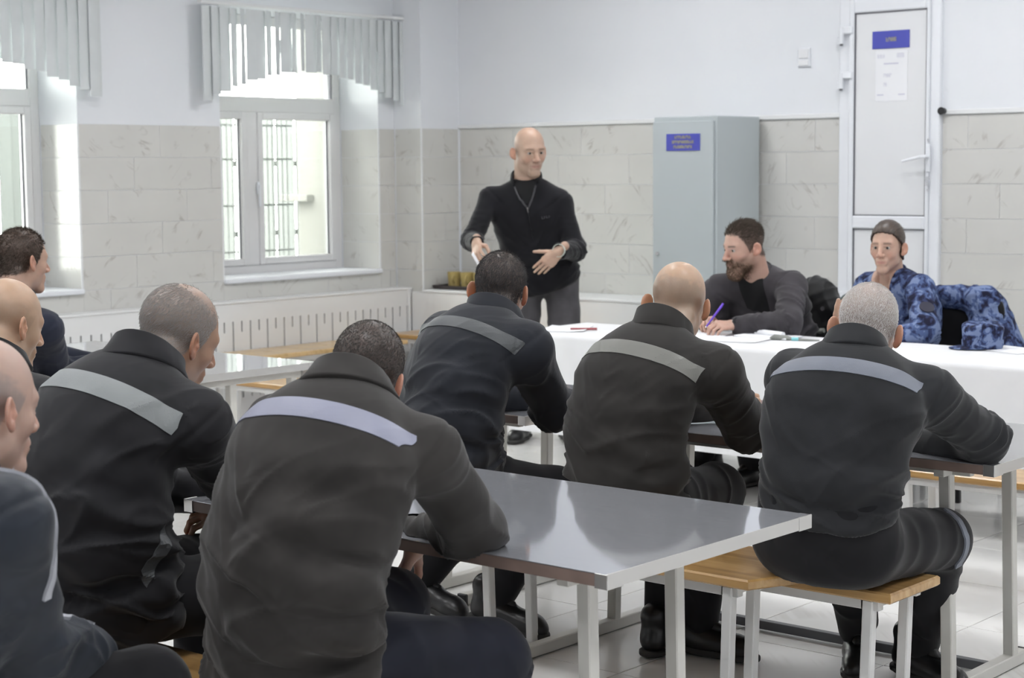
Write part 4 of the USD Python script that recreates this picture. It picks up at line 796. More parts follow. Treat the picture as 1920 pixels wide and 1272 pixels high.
def strands(t, parent, v, f, n, q, Rh, hs, hr, seed, name='hair'):
    r = np.random.default_rng(seed + 11); w = hr['mask'](q) if callable(hr['mask']) else hair_mask(q, hr['mask'], seed)
    tri = v[f]; A = np.linalg.norm(np.cross(tri[:, 1] - tri[:, 0], tri[:, 2] - tri[:, 0]), axis=1) * w[f].mean(1); A /= A.sum(); N = hr.get('n', 5000)
    k = r.choice(len(f), N, p=A); u = r.random((N, 2)); fl = u.sum(1) > 1; u[fl] = 1 - u[fl]; b = np.column_stack([1 - u.sum(1), u])
    p = (tri[k] * b[:, :, None]).sum(1); nn = (n[f[k]] * b[:, :, None]).sum(1); nn /= np.linalg.norm(nn, axis=1, keepdims=True); ql = (q[f[k]] * b[:, :, None]).sum(1)
    flow = np.tile(np.array(hr.get('flow', (0, -.5, -.6))), (N, 1)); 
    if hr.get('front'): flow[ql[:, 2] > .07] = hr['front']
    fw_ = flow @ Rh.T; fw_ -= (fw_ * nn).sum(1, keepdims=True) * nn; fw_ += r.normal(0, hr.get('jit', .14), (N, 3))
    L = hr.get('len', .009) * (1 + .35 * r.standard_normal(N)).clip(.4, 1.8) * (hr['lenf'](ql) if 'lenf' in hr else 1.)
    lift = hr.get('lift', .6); d1 = nn * lift + fw_ * (1 - lift); d1 /= np.linalg.norm(d1, axis=1, keepdims=True); d2 = nn * lift * .6 + fw_; d2 /= np.linalg.norm(d2, axis=1, keepdims=True)
    P = np.stack([p - nn * .001, p + d1 * L[:, None] * .5, p + d1 * L[:, None] * .5 + d2 * L[:, None] * .5], 1)
    path = fresh(parent, name); c = UsdGeom.BasisCurves.Define(stage, path); c.CreateTypeAttr('linear')
    c.CreateCurveVertexCountsAttr(Vt.IntArray.FromNumpy(np.full(N, 3, np.int32))); c.CreatePointsAttr(Vt.Vec3fArray.FromNumpy((P - t.base).reshape(-1, 3).astype(np.float32)))
    wd = hr.get('w', .0009); c.CreateWidthsAttr(Vt.FloatArray.FromNumpy(np.tile(np.array([wd, wd * .9, wd * .4], np.float32), N))); c.SetWidthsInterpolation('vertex')
    UsdShade.MaterialBindingAPI.Apply(c.GetPrim()).Bind(M[hr['mat']])

TOR = [(-.10, .178, .135, .0), (.05, .185, .142, .0), (.22, .180, .138, .0), (.38, .182, .134, .0), (.54, .192, .132, .0), (.68, .202, .128, .0), (.79, .196, .114, .0), (.87, .150, .092, .0), (.92, .105, .074, .006)]
def spine(J, t):
    a, b, c = J['pel'], J['mid'], J['c7']; k = np.clip(np.linalg.norm(b - a) / (np.linalg.norm(b - a) + np.linalg.norm(c - b)), .3, .6)
    m = (b - a * (1 - k) ** 2 - c * k ** 2) / (2 * k * (1 - k)); 
    return a * (1 - t) ** 2 + 2 * m * t * (1 - t) + c * t * t, unit(2 * (1 - t) * (m - a) + 2 * t * (c - m))
def tframe(J, t):
    p, z = spine(J, t); u = np.clip(t, 0, 1); x = unit((J['hipR'] - J['hipL'])) * (1 - u) + unit(J['shR'] - J['shL']) * u; x = unit(x - (x @ z) * z); return p, np.stack([x, np.cross(z, x), z], 1)
def torso(P, J, g, grow, tor=None):
    ds = []
    for (t, w, d, o) in (tor or TOR):
        p, R = tframe(J, t); ds.append(ell(P, p + R[:, 1] * o, (w * g + grow, d * g + grow, .088 + grow), R))
    return sall(ds, .055)

def fold_noise(a, b, c, seed, wa=.055, wb=.32):
    """ridges running along b, a across them"""
    q = np.stack([a / wa, b / wb, c / .22], -1); w = meshkit.fbm(q * np.array([.35, 1, 1]) + 17, 2, seed + 40) - .5
    n = meshkit.noise(q + np.stack([w * 1.6, w * 0, w * 0], -1), seed); return (1 - np.abs(2 * n - 1)) ** 2.2 - .28
def jacket(t, J, sp, g, h, seed):
    tor = sp.get('tor', TOR); hem = sp.get('hem', -.02); sr = sp.get('sleeve', 1.0); mname = sp.get('jacket_mat', 'jacket'); sk = sp.get('shr', .072)
    p0, R0 = tframe(J, 0.)
    def fn(P):
        d = smax(torso(P, J, g, 0, tor), -((P - p0 - R0[:, 2] * hem) @ R0[:, 2]), .012)
        for s in 'LR':
            sh, el, wr = J['sh' + s], J['el' + s], J['wr' + s]
            top = J['c7'] + (sh - J['c7']) * .34 + np.array([0, 0, -.022])
            d = smin(d, cap(P, top, sh, .052 * sr, sk * sr), .05)
            arm = smin(cap(P, sh, el, sk * sr, .060 * sr), cap(P, el, wr + (el - wr) * .02, .061 * sr, .043 * sr), .035)
            d = smin(d, arm, sp.get('armk', .034))
        # cut the hem square to the spine, and clear the neck
        nk = J['c7'] + np.array([0, 0, .02]); d = smax(d, -cap(P, nk + unit(J['head'] - J['c7']) * .02, J['head'], .052, .06), .012)
        if sp.get('throat'): fy = tframe(J, .95)[1][:, 1]; d = smax(d, -cap(P, J['c7'] + fy * .07 + V3(0, 0, .02), J['c7'] + fy * .12 - V3(0, 0, sp['throat']), .045, .015), .01)
        for s in 'LR':
            e = unit(J['wr' + s] - J['el' + s]); d = smax(d, -cap(P, J['wr' + s] + e * .012, J['wr' + s] + e * .09, .034 * sr), .006)
        return d
    al = np.array([J[k] for k in ('pel', 'mid', 'c7', 'shL', 'shR', 'elL', 'elR', 'wrL', 'wrR')])
    v, f = field(fn, al.min(0) - .26, al.max(0) + .14, h); v = relax(v, f, 2); n = normals(v, f)
    amp = sp.get('fold', .010); disp = np.zeros(len(v))
    # nearest bone decides which way folds run
    dT = np.full(len(v), 9.); arms = []
    pm, Rm = tframe(J, .5); ql = (v - pm) @ Rm
    for s, sg in (('L', -1), ('R', 1)):
        for a, b, kk in (('sh', 'el', 0), ('el', 'wr', 1)):
            A, B = J[a + s], J[b + s]; d = cap(v, A, B, 0); ax = unit(B - A); tt = (v - A) @ ax; side = unit(np.cross(ax, [0, 0, 1])); up = np.cross(side, ax); ang = np.arctan2((v - A) @ side, (v - A) @ up)
            arms.append((d, tt, ang, np.linalg.norm(B - A), kk))
    D = np.stack([a[0] for a in arms], 1); i = D.argmin(1); dm = D.min(1)
    px = np.abs(ql[:, 0]); on_arm = step(.105 - dm, 0, .03) * step(px, .13, .20)
    # torso: shallow slanting folds, stronger low down and at the sides, where a bent back creases
    u, w_, dd = ql[:, 0], ql[:, 2], ql[:, 1]; sgn = np.sign(u)
    diag = w_ * .85 - np.abs(u + .02) * .55 * (1 if seed % 2 else .7); along = u + w_ * .4
    ft = .8 * fold_noise(diag, along, dd, seed, .055, .38) + .9 * fold_noise(w_ + .35 * u, u, dd, seed + 5, .042, .45) * step(-w_, -.06, .16)
    ft += .5 * fold_noise(w_ * .6 - u * .8 * sgn, w_ + u, dd, seed + 9, .036, .28)
    ft *= (.30 + .70 * step(-w_, -.20, .10) + .35 * step(px, .08, .17)); ft *= (1 - .75 * step(w_, .10, .22))
    fa = np.zeros(len(v))
    for k, (d, tt, ang, L, kk) in enumerate(arms):
        m_ = i == k; e = (np.exp(-((tt - L) / .08) ** 2) + .45) if kk == 0 else (np.exp(-(tt / .09) ** 2) + .45 + .5 * np.exp(-((tt - L) / .06) ** 2))
        fa[m_] = (fold_noise(tt + .035 * np.sin(ang + seed), ang * .06, tt * 0, seed + 20 + k, .034, .11) * e)[m_]
    disp = amp * 1.35 * (ft * (1 - on_arm) + .62 * fa * on_arm)
    sc = step((v - p0 - R0[:, 2] * hem) @ R0[:, 2], .0, .03); v = v + n * (disp * (.3 + .7 * sc))[:, None]
    # seams: sunk lines round the armholes
    for s in 'LR':
        e = unit(J['el' + s] - J['sh' + s]); c0 = J['sh' + s] + unit(J['c7'] - J['sh' + s]) * .012; tt = (v - c0) @ unit(e * .55 + unit(J['sh' + s] - J['c7']) * .6)
        v = v - n * (.0035 * np.exp(-(tt / .007) ** 2) * step(.16 - np.linalg.norm(v - c0, axis=1), 0, .02))[:, None]
    if sp.get('clip_z'): # cloth resting on a table top
        z0, y0, y1 = (*sp['clip_z'], 99)[:3]; m_ = (v[:, 1] > y0) & (v[:, 1] < y1) & (v[:, 2] < z0) & (v[:, 2] > z0 - .16); v[m_, 2] = z0
    zs = sp.get('seat_z')
    zs = sp.get('jseat', zs)
    if zs: v[:, 2] = np.where((v[:, 2] < zs + .004) & (v[:, 2] > zs - .12), zs + .004, v[:, 2])
    pj = t.part('jacket', (v, f), M[mname], smooth=True); n = normals(v, f); t.cloth, t.pj = (v, n, f), pj
    st = sp.get('stripe')
    if st: # reflective band: a slice of the back, lifted off the cloth
        tc, wd, half, sm = st[:4]; pc, Rc = tframe(J, tc)
        tilt = st[4] if len(st) > 4 else 0.
        zax = unit(Rc[:, 2] + Rc[:, 0] * tilt)
        sv, sf = v, f
        for o, nn in ((pc - zax * wd / 2, zax), (pc + zax * wd / 2, -zax), (pc - Rc[:, 0] * half, Rc[:, 0]), (pc + Rc[:, 0] * half, -Rc[:, 0]), (pc - Rc[:, 1] * -.01, -Rc[:, 1])):
            sv, sf, _ = trimesh.intersections.slice_faces_plane(sv, sf, nn, o)
        sm_ = trimesh.Trimesh(sv, sf, process=True); sv, sf = np.array(sm_.vertices), np.array(sm_.faces); sn = normals(sv, sf)
        if len(sf): t.part('reflective_stripe', shell(sv, sf, sn, .0022), M[sm], pj, label='grey reflective stripe across the back')
    co = sp.get('collar')
    if co: collar(t, pj, J, sp, co, mname)
    for (x_, hgt, wd, m_, lab) in sp.get('patches', ()):
        pass
    return pj

def collar(t, pj, J, sp, co, mname):
    """a turned-down or standing collar round the neck, open at the throat"""
    hgt, flare, openw, tilt = co; ax = unit(unit(J['head'] - J['c7']) * .4 + np.array([0, 0, .6])); _, Rc = tframe(J, 1.); x = Rc[:, 0]
    x = unit(x - (x @ ax) * ax); y = np.cross(ax, x); ax = unit(ax - y * tilt * 0); c = J['c7'] + ax * sp.get('col_up', .006) + y * .006
    th = np.radians(np.linspace(-180 + openw, 180 - openw, 49)); rows = []
    rin = sp.get('collar_r', .069)
    for a in th:
        back = .5 * (1 + math.cos(a)); rad = -math.cos(a) * y + math.sin(a) * x; hh = hgt * (.62 + .38 * back); dn = .018 * (1 - back)
        ell_ = 1.0 + .12 * abs(math.cos(a)); fl = flare * (.7 + .3 * back); wob = .003 * math.sin(a * 3 + sp.get('seed', 0))
        prof = [(rin, -.035), (rin, hh * .5), (rin - .001, hh), (rin + .004, hh + .006), (rin + .009, hh + .002)]
        prof += [(rin + .009 + fl * .35 + wob, hh * .5), (rin + .010 + fl + wob, -.006), (rin + .006 + fl, -.012)] if flare > .008 else [(rin + .010, hh * .5), (rin + .012, -.03)]
        rows.append([c + rad * r * ell_ + ax * (z - dn - tilt * (1 - back) * .05) for r, z in prof])
    P = np.array(rows); P = np.concatenate([P, P[:, :1]], 1); g = grid_mesh(P); g.merge_vertices(); trimesh.repair.fix_normals(g)
    t.part('collar', g, M[mname], pj, smooth=50)

def trousers(t, J, sp, seed):
    r = sp.get('leg', 1.0); top = sp.get('waist', .13); p0, R0 = tframe(J, 0.); h = sp.get('ht', .0105)
    def fn(P):
        d = sall([ell(P, *(lambda a: (a[0], (.172 * sp.get('girth', 1.), .132 * sp.get('girth', 1.), .10), a[1]))(tframe(J, tt))) for tt in (0., .14, .26)], .05)
        for s in 'LR':
            hp, kn, an = J['hip' + s], J['kn' + s], J['an' + s]; dr = unit(kn - an)
            d = smin(d, cap(P, hp, kn, .098 * r, .074 * r), .05)
            d = smin(d, smin(cap(P, kn, an + dr * .01, .075 * r, .058 * r), cap(P, hp * .5 + kn * .5, kn, .084 * r, .074 * r), .04), .03)
        d = smax(d, (P - p0 - R0[:, 2] * top) @ R0[:, 2], .01)
        for s in 'LR':
            dn = unit(J['an' + s] - J['kn' + s]); d = smax(d, np.minimum((P - J['an' + s] - dn * .055) @ dn, .2 - np.linalg.norm(P - J['an' + s], axis=1)), .008)
        return d
    al = np.array([J[k] for k in ('pel', 'hipL', 'hipR', 'knL', 'knR', 'anL', 'anR')]); v, f = field(fn, al.min(0) - .2, al.max(0) + .22, h); v = relax(v, f, 2); n = normals(v, f)
    disp = np.zeros(len(v))
    segs = []
    for s in 'LR':
        for a, b in (('hip', 'kn'), ('kn', 'an')):
            A, B = J[a + s], J[b + s]; ax = unit(B - A); tt = (v - A) @ ax; sd = unit(np.cross(ax, [1, .3, .2])); up = np.cross(sd, ax); segs.append((cap(v, A, B, 0), fold_noise(tt + .05 * np.sin(np.arctan2((v - A) @ sd, (v - A) @ up) * 1 + seed), np.arctan2((v - A) @ sd, (v - A) @ up) * .07, tt * 0, seed + len(segs), .085, .16)))
    D = np.stack([s[0] for s in segs], 1); i = D.argmin(1); W = np.stack([s[1] for s in segs], 1)[np.arange(len(v)), i]; v = v + n * (.006 * W)[:, None]
    zs = sp.get('seat_z')
    if zs: v[:, 2] = np.where((v[:, 2] < zs + .002) & (v[:, 2] > zs - .10) & (np.linalg.norm((v - J['pel'])[:, :2], axis=1) < .36), zs + .002, v[:, 2])
    pt = t.part('trousers', (v, f), M[sp.get('trouser_mat', 'trousers')], smooth=True); t.tr, t.pt = (v, normals(v, f), f), pt
    return pt

def shoe(t, an, to, flat, m):
    """a low leather shoe: heel, toe, a separate sole"""
    d = to - an; fwd = unit([d[0], d[1], 0]); L = .285
    drop = an[2] - to[2]; base = np.array([an[0], an[1], 0]) - fwd * .07; heel_up = max(0., an[2] - .105)
    ang = math.atan2(heel_up, .17); Y = unit(fwd * math.cos(ang) - np.array([0, 0, 1]) * math.sin(ang)); X = unit(np.cross(Y, [0, 0, 1])); Z = np.cross(X, Y)
    toe = np.array([an[0], an[1], 0]) + fwd * .17; o = toe - Y * (L - .045) + Z * .0; R = np.stack([X, Y, Z], 1); o = o + np.array([0, 0, .004])
    def fn(P):
        q = (P - o) @ R; 
        d = smin(cap(q, (0, .005, .045), (0, .09, .045), .040, .040), cap(q, (0, .09, .042), (0, .215, .030), .043, .040), .03); d = smin(d, cap(q, (0, .20, .030), (.004, .240, .026), .040, .030), .02)
        d = smin(d, cap(q, (0, .025, .06), (0, .01, .12), .040, .043), .03); return smax(d, -(q[:, 2] - .012), .004)
    def fs(P):
        q = (P - o) @ R; q2 = q * np.array([1, 1, .0]); d = sall([cap(q2, (0, 0, 0), (0, .09, 0), .043, .042), cap(q2, (0, .09, 0), (0, .21, 0), .044, .044), cap(q2, (0, .20, 0), (.004, .245, 0), .044, .032)], .02)
        d = np.maximum(d, np.abs(q[:, 2] - .010) - .010); return np.maximum(d, -(np.maximum(-(q[:, 2] - .007), np.maximum(.085 - q[:, 1], q[:, 1] - .13) )) * 0 + d)
    v, f = field(fn, np.minimum(an, o) - .2, np.maximum(an, o + Y * L) + .17, .006); v = relax(v, f, 2)
    p = t.part('shoe', (v, f), m, smooth=True)
    v, f = field(fs, np.minimum(o, o + Y * L) - .08, np.maximum(o, o + Y * L) + .08, .006); t.part('sole', (v, f), M['sole'], p, smooth=40)

M['skin'] = mat('skin', {'a': ('attribute', {'attribute': 'col'}), 'g': ('texture_coordinate', {}), 'n': ('noise_texture', {'scale': 260, 'detail': 3}), 'b': ('bump', {'strength': .12, 'distance': .001}),
    'p': ('principled_bsdf', {'roughness': .42, 'subsurface_weight': .12, 'subsurface_radius': (1., .35, .2), 'subsurface_scale': .008, 'specular_ior_level': .45})}, [('a.color', 'p.base_color'), ('g.object', 'n.vector'), ('n.fac', 'b.height'), ('b.normal', 'p.normal')])
M['eye'] = plain('eye_white', (.40, .36, .33), .25)
M['iris'] = plain('iris', (.035, .03, .028), .15)
M['lens'] = plain('dark_lens', (.02, .02, .022), .1)
def hairmat(name, c, var=.3, rough=.55): 
    c = np.array(c); return mat(name, {'h': ('hair_info', {}), 'r': ('rgb_ramp', {'ramp': [(0., tuple(c * (1 - var))), (1., tuple(c * (1 + var)))]}), 'p': ('principled_bsdf', {'roughness': rough, 'specular_ior_level': .3})}, [('h.index', 'r.fac'), ('r.color', 'p.base_color')])
for n_, c_ in (('hair_dark', (.058, .050, .046)), ('hair_brown', (.085, .062, .046)), ('hair_grey', (.42, .40, .385)), ('hair_white', (.95, .93, .91)), ('hair_salt', (.115, .105, .10)), ('hair_black', (.066, .062, .064)), ('hair_woman', (.055, .035, .026)), ('hair_beard', (.15, .095, .06))): M[n_] = hairmat(n_, c_)
M['sleek_hair'] = mat('sleek_hair', {'g': ('texture_coordinate', {}), 'mp': ('mapping', {'scale': (90, 9, 30)}), 'n': ('noise_texture', {'scale': 2.5, 'detail': 4}), 'r': ('rgb_ramp', {'ramp': [(.3, (.030, .020, .015)), (.7, (.080, .054, .041))]}), 'b': ('bump', {'strength': .4, 'distance': .002}), 'p': ('principled_bsdf', {'roughness': .4})}, [('g.object', 'mp.vector'), ('mp.vector', 'n.vector'), ('n.fac', 'r.fac'), ('r.color', 'p.base_color'), ('n.fac', 'b.height'), ('b.normal', 'p.normal')])
M['shoe'] = plain('black_leather', (.012, .012, .013), .32)
M['sole'] = plain('rubber_sole', (.035, .034, .033), .7)
M['jacket_A'] = cloth('jacket_navy_black', (.019, .021, .027)); M['jacket_B'] = cloth('jacket_warm_black', (.027, .025, .0235)); M['jacket_C'] = cloth('jacket_black', (.020, .021, .0235))
M['jacket_D'] = cloth('jacket_brown_black', (.034, .0315, .030)); M['jacket_E'] = cloth('jacket_coal', (.0175, .0175, .020)); M['jacket_F'] = cloth('tracksuit_navy', (.018, .023, .033), .5); M['jacket_G'] = cloth('jacket_dark', (.017, .017, .019)); M['jacket_H'] = cloth('jacket_navy', (.014, .017, .03))
M['sweater'] = cloth('sweater_black', (.0085, .0085, .011), .9, .2); M['grey_trousers'] = cloth('trousers_grey', (.080, .077, .084)); M['overshirt'] = cloth('overshirt_charcoal', (.050, .046, .052)); M['tshirt'] = cloth('tshirt_black', (.012, .012, .013))
M['trousers'] = cloth('trousers_black', (.011, .011, .013)); M['trousers_navy'] = cloth('trousers_navy', (.012, .014, .024), .7)
M['stripe_grey'] = cloth('stripe_grey', (.24, .255, .26), .45, 0, 600, .06); M['stripe_dim'] = cloth('stripe_dim', (.085, .09, .095), .45, 0, 600, .06); M['stripe_warm'] = cloth('stripe_warm', (.20, .20, .185), .45, 0, 600, .06); M['stripe_blue'] = cloth('stripe_blue', (.185, .20, .24), .45, 0, 600, .06); M['stripe_lilac'] = cloth('stripe_lilac', (.27, .28, .36), .45, 0, 600, .06)
def camo(name, cols, scale=11):
    return mat(name, {'g': ('texture_coordinate', {}), 'n': ('noise_texture', {'scale': scale, 'detail': 2, 'distortion': 1.2}), 'n2': ('noise_texture', {'scale': scale * 2.3, 'detail': 2, 'distortion': .8}), 'ad': ('math', {'math_type': 'multiply_add', 'value2': .45}), 'sc': ('math', {'math_type': 'multiply', 'value2': .69}),
        'r': ('rgb_ramp', {'ramp': [(0, cols[0]), (.43, cols[1]), (.485, cols[2]), (.545, cols[3])], 'interpolate': False}), 'p': ('principled_bsdf', {'roughness': .8, 'specular_ior_level': .2})},
        [('g.object', 'n.vector'), ('g.object', 'n2.vector'), ('n2.fac', 'ad.value1'), ('n.fac', 'ad.value3'), ('ad.value', 'sc.value1'), ('sc.value', 'r.fac'), ('r.color', 'p.base_color')])
M['camo'] = camo('camo_blue', [(.013, .014, .035), (.030, .040, .10), (.075, .11, .23), (.17, .22, .37)], 13)

SK = dict(bald=(.46, .31, .215), pale=(.50, .335, .255), tan=(.37, .225, .155), grey=(.40, .29, .24))
PE = {}
PE['D'] = person('D', 'person in brown-black jacket with lilac stripe, dark cropped hair, elbow on the nearest table', dict(
    head=(-24, 22, 11), hs=.95, move=dict(head=(0, 0, -.03), elR=(-.02, 0, 0), wrR=(-.02, 0, 0)), sleeve=.95, head_off=(0, .012, -.012), skin=(.42, .255, .195), hair=dict(mask='full', n=14000, len=.0042, mat='hair_dark', w=.0006, lift=.15, jit=.08, lenf=lambda q: np.clip(.35 + (hairline(q)) / .07, .3, 1.3)), shade=[('full', .93, (.055, .048, .044))],
    spots=[((.012, -.098, .055), .009, .55, (.30, .21, .19)), ((-.006, -.088, .075), .007, .5, (.30, .21, .19)), ((.02, -.09, .07), .006, .45, (.28, .2, .18))],
    jacket_mat='jacket_D', girth=1.06, hj=.0062, hem=-.26, jseat=None, waist=.06, col_up=.012,  tor=[(-.32, .225, .19, .0), (-.22, .215, .178, .0), (-.10, .203, .162, .0)] + [(a, b + (.016 if a < .5 else 0), c + .008, d) for a, b, c, d in TOR[1:]], stripe=(.83, .047, .205, 'stripe_lilac', .0), collar=(.046, .026, 40, 0), fold=.014, seed=3, ht=.009, trouser_mat='trousers_navy', handL=dict(curl=.6, back=(-.6, -.5, .2)), seat_z=.43, clip_z=(TZ + .001, 2.687), hh=.0030))
PE['E'] = person('E', 'person with thinning grey hair, pale grey stripe, seated left of the brown-black jacket', dict(
    head=(2, 22, 6), skin=SK['tan'], hair=dict(mask='thin_top', n=12000, len=.0065, mat='hair_grey', w=.0006, lift=.12, jit=.08), shade=[('full', .35, (.24, .215, .20)), ('thin_top', .6, (.22, .205, .195))],
    move=dict(head=(-.008, -.006, -.012)), tor=[(-.10, .198, .145, .0), (.05, .206, .15, .0), (.22, .208, .148, .0), (.38, .205, .143, .0), (.54, .203, .137, .0)] + TOR[5:], armk=.05, jacket_mat='jacket_E', girth=1.0, hj=.0065, hem=-.08, stripe=(.80, .052, .225, 'stripe_grey', .0), collar=(.050, .022, 35, 0), fold=.016, seed=4, ht=.010, handL=dict(curl=.7, back=(-.3, .2, .9)), handR=dict(curl=.8, back=(.5, -.1, .8)), seat_z=.43, hh=.0032))
PE['C'] = person('C', 'person with cropped white hair and blue-grey stripe, arm along the table edge', dict(
    head=(-18, 16, 6), skin=SK['pale'], hair=dict(mask='full', n=11000, len=.0062, mat='hair_white', w=.0008, lift=.2, jit=.1), move=dict(head=(-.006, -.005, -.014), wrL=(-.030, -.024, .012), haL=(-.030, -.024, .012)), shade=[('full', .75, (.40, .375, .36))], spots=[((.006, -.075, .085), .025, .5, (.46, .33, .28))],
    jacket_mat='jacket_C', girth=1.02, hj=.007, hem=.13, waist=.24, tor=[(-.06, .205, .155, .0), (.05, .20, .152, .0), (.18, .192, .146, .0)] + TOR[3:], stripe=(.83, .046, .195, 'stripe_blue', .0), collar=(.046, .020, 38, 0), fold=.013, seed=5, ht=.0095, handL=dict(dir=(-.05, .0, 1), back=(-.9, -.35, .1), curls=(.1, .25, .9, 1.1), thumb=.2), seat_z=.41, clip_z=(TZ + .001, 4.327)))
PE['B'] = person('B', 'person with shaved bald head and warm grey stripe, seated before the bearded man', dict(
    head=(-20, 16, 4), skin=SK['bald'], shade=[('ring', .38, (.17, .155, .14))], earx=1.15, jacket_mat='jacket_B', girth=.94, armk=.045, hj=.0072, hem=-.09, stripe=(.79, .048, .225, 'stripe_warm', .0), collar=(.054, .018, 34, 0), fold=.013, seed=6, seat_z=.436, clip_z=(TZ + .001, 4.327), handL=dict(curl=.9, back=(.1, -.4, .9))))
PE['A'] = person('A', 'person with dark hair, small bald spot and dim stripe, seated before the speaker', dict(
    head=(-22, 14, 4), skin=SK['tan'], hair=dict(mask='thin_crown', n=9000, len=.011, mat='hair_black', w=.0008, lift=.2), shade=[('thin_crown', .85, (.075, .07, .07))], spots=[((.004, .02, .122), .026, .35, (.45, .33, .20))],
    move=dict(head=(0, 0, -.018)), tor=[(-.10, .198, .145, .0), (.05, .208, .15, .0), (.22, .214, .148, .0), (.38, .212, .143, .0), (.54, .208, .137, .0)] + TOR[5:], armk=.05, jacket_mat='jacket_A', girth=1.04, hj=.0075, hem=.0, stripe=(.81, .044, .24, 'stripe_dim', .0), collar=(.046, .020, 36, 0), fold=.014, seed=7, seat_z=.436, clip_z=(TZ + .001, 4.29), shoe_flat=False))
PE['G'] = person('G', 'person with smooth bald head at the left edge, beyond the navy tracksuit', dict(
    head=(-2, 16, 0), move=dict(head=(-.02, -.016, 0)), skin=SK['bald'], shade=[('ring', .22, (.17, .145, .12))], jacket_mat='jacket_G', hj=.009, hem=-.08, collar=(.046, .020, 36, 0), fold=.011, seed=8, seat_z=.42, ht=.012))
PE['H'] = person('H', 'person with short dark hair and navy jacket, furthest left by the window', dict(
    head=(0, 6, 0), skin=(.44, .28, .21), hair=dict(mask='full', n=6000, len=.009, mat='hair_brown', w=.0011, lift=.5), shade=[('full', .85, (.045, .035, .03))], jacket_mat='jacket_H', hj=.0095, hem=-.08, collar=(.046, .020, 36, 0), seed=9, seat_z=.42, ht=.012, hh=.0042))
PE['F'] = person('F', 'person with greying shaved head in navy tracksuit with pale piping, nearest the camera', dict(
    head=(-6, 10, 0), move={**{k: (-.042, -.036, 0) for k in JN}, 'head': (-.030, -.026, .016), 'elL': (-.06, -.13, -.08), 'wrL': (.02, -.19, -.17), 'haL': (.02, -.18, -.20), 'elR': (-.052, -.04, -.01), 'wrR': (-.02, -.01, -.005), 'haR': (-.005, .0, -.005)}, skin=(.47, .32, .26), shade=[('ring', .52, (.19, .185, .19)), ('full', .12, (.25, .23, .23))], jacket_mat='jacket_F', hj=.0065, hem=-.08, collar=(.042, .012, 36, 0), fold=.014, seed=10, seat_z=.41, hh=.0030, handR=dict(curl=.5, back=(.3, -.2, .9)), sleeve=1.12))
tS, JS, RS, HS, bS = PE['S'] = person('S', 'bald person standing and speaking in black zip sweater and grey trousers, hands raised', dict(
    head=(119, 9, 2), skin=(.48, .325, .245), brow=.55, brow_col=(.13, .085, .065), shade=[('ring', .30, (.22, .18, .15))], jacket_mat='sweater', trouser_mat='grey_trousers', girth=1.06, sleeve=.86, shr=.066, hj=.0095, hem=-.09, collar=(.088, .0085, 44, .5), collar_r=.076, col_up=.0, fold=.008, seed=11, ht=.013, hh=.0040,
    move=dict(shL=(0, 0, -.02), shR=(0, 0, -.02), mid=(.075, 0, 0), head=(0, 0, .024)), hs=1.03, handR=dict(curl=.75, back=(-.5, -.5, .6), thumb=.8), handL=dict(dir=(-.5, -.43, -.62), curl=.3, back=(.6, -.71, .05), thumb=-.6, spread=.02), stubble=.2, waist=.08))
tM, JM, RM, HM, bM = PE['M'] = person('M', 'person with brown beard in charcoal overshirt, writing at the white table', dict(
    head=(203, 12, 0), skin=(.50, .315, .25), beard=1, beard_hair=dict(mask=lambda q: step(-.050 - q[:, 2] - .35 * np.maximum(.075 - q[:, 1], 0) + .02 * (q[:, 1] > .085), -.004, .016) * step(q[:, 1], -.01, .03) * (1 - np.exp(-((q[:, 2] + .066) / .007) ** 4 - (q[:, 0] / .02) ** 4)) * (q[:, 2] > -.155), n=2600, len=.008, mat='hair_beard', w=.0012, flow=(0, .1, -1), lift=.4),
    stubble=.6, stubble_col=(.13, .08, .05), hair=dict(mask='full', n=6000, len=.016, mat='hair_brown', w=.0013, lift=.35, flow=(0, -1, -.2), lenf=lambda q: np.clip(.2 + np.maximum(q[:, 2] - .02, 0) / .07, .2, 1.4)), shade=[('full', .82, (.06, .045, .036))],
    jacket_mat='overshirt', girth=1.05, hj=.009, hem=-.06, collar=(.040, .022, 50, 0), fold=.018, seed=12, ht=.013, hh=.0040, seat_z=.44, clip_z=(CZ + .006, 6.44, 7.065), handL=dict(curl=.8, back=(.3, -.3, 1)), handR=dict(curl=.9, back=(-.2, -.3, 1))))
tW, JW, RW, HW, bW = PE['W'] = person('W', 'person in blue camouflage jacket with dark hair pulled back, seated before the white door', dict(
    head=(170, 2, 0), sex=1, clip_z=(CZ + .006, 6.44, 7.065), hs=.96, slim=.91, skin=(.53, .345, .265), lip=(.40, .17, .15), jaw=.72, move=dict(elR=(.13, .02, 0), wrR=(.10, -.02, 0), haR=(.09, -.02, 0), shR=(.03, 0, 0)), shade=[('cap', .6, (.09, .062, .05))], hair=dict(mask=lambda q: step(q[:, 2] - np.interp(np.degrees(np.arctan2(np.abs(q[:, 0]), -(q[:, 1] + .014))), [0, 45, 75, 90, 105, 118, 130, 150, 180], [-.075, -.07, -.05, .012, .018, .028, .043, .066, .073]) + .006 * meshkit.noise(q * 120), -.002, .008) * (np.abs(q[:, 0]) < .081), cap=.009, mat='sleek_hair'),
    jacket_mat='camo', girth=.90, hj=.009, hem=-.08, throat=.09, brow=.6, collar=(.034, .030, 70, .4), fold=.012, seed=13, ht=.013, hh=.0038, seat_z=.44, sleeve=.92, trouser_mat='camo', collar_r=.062))

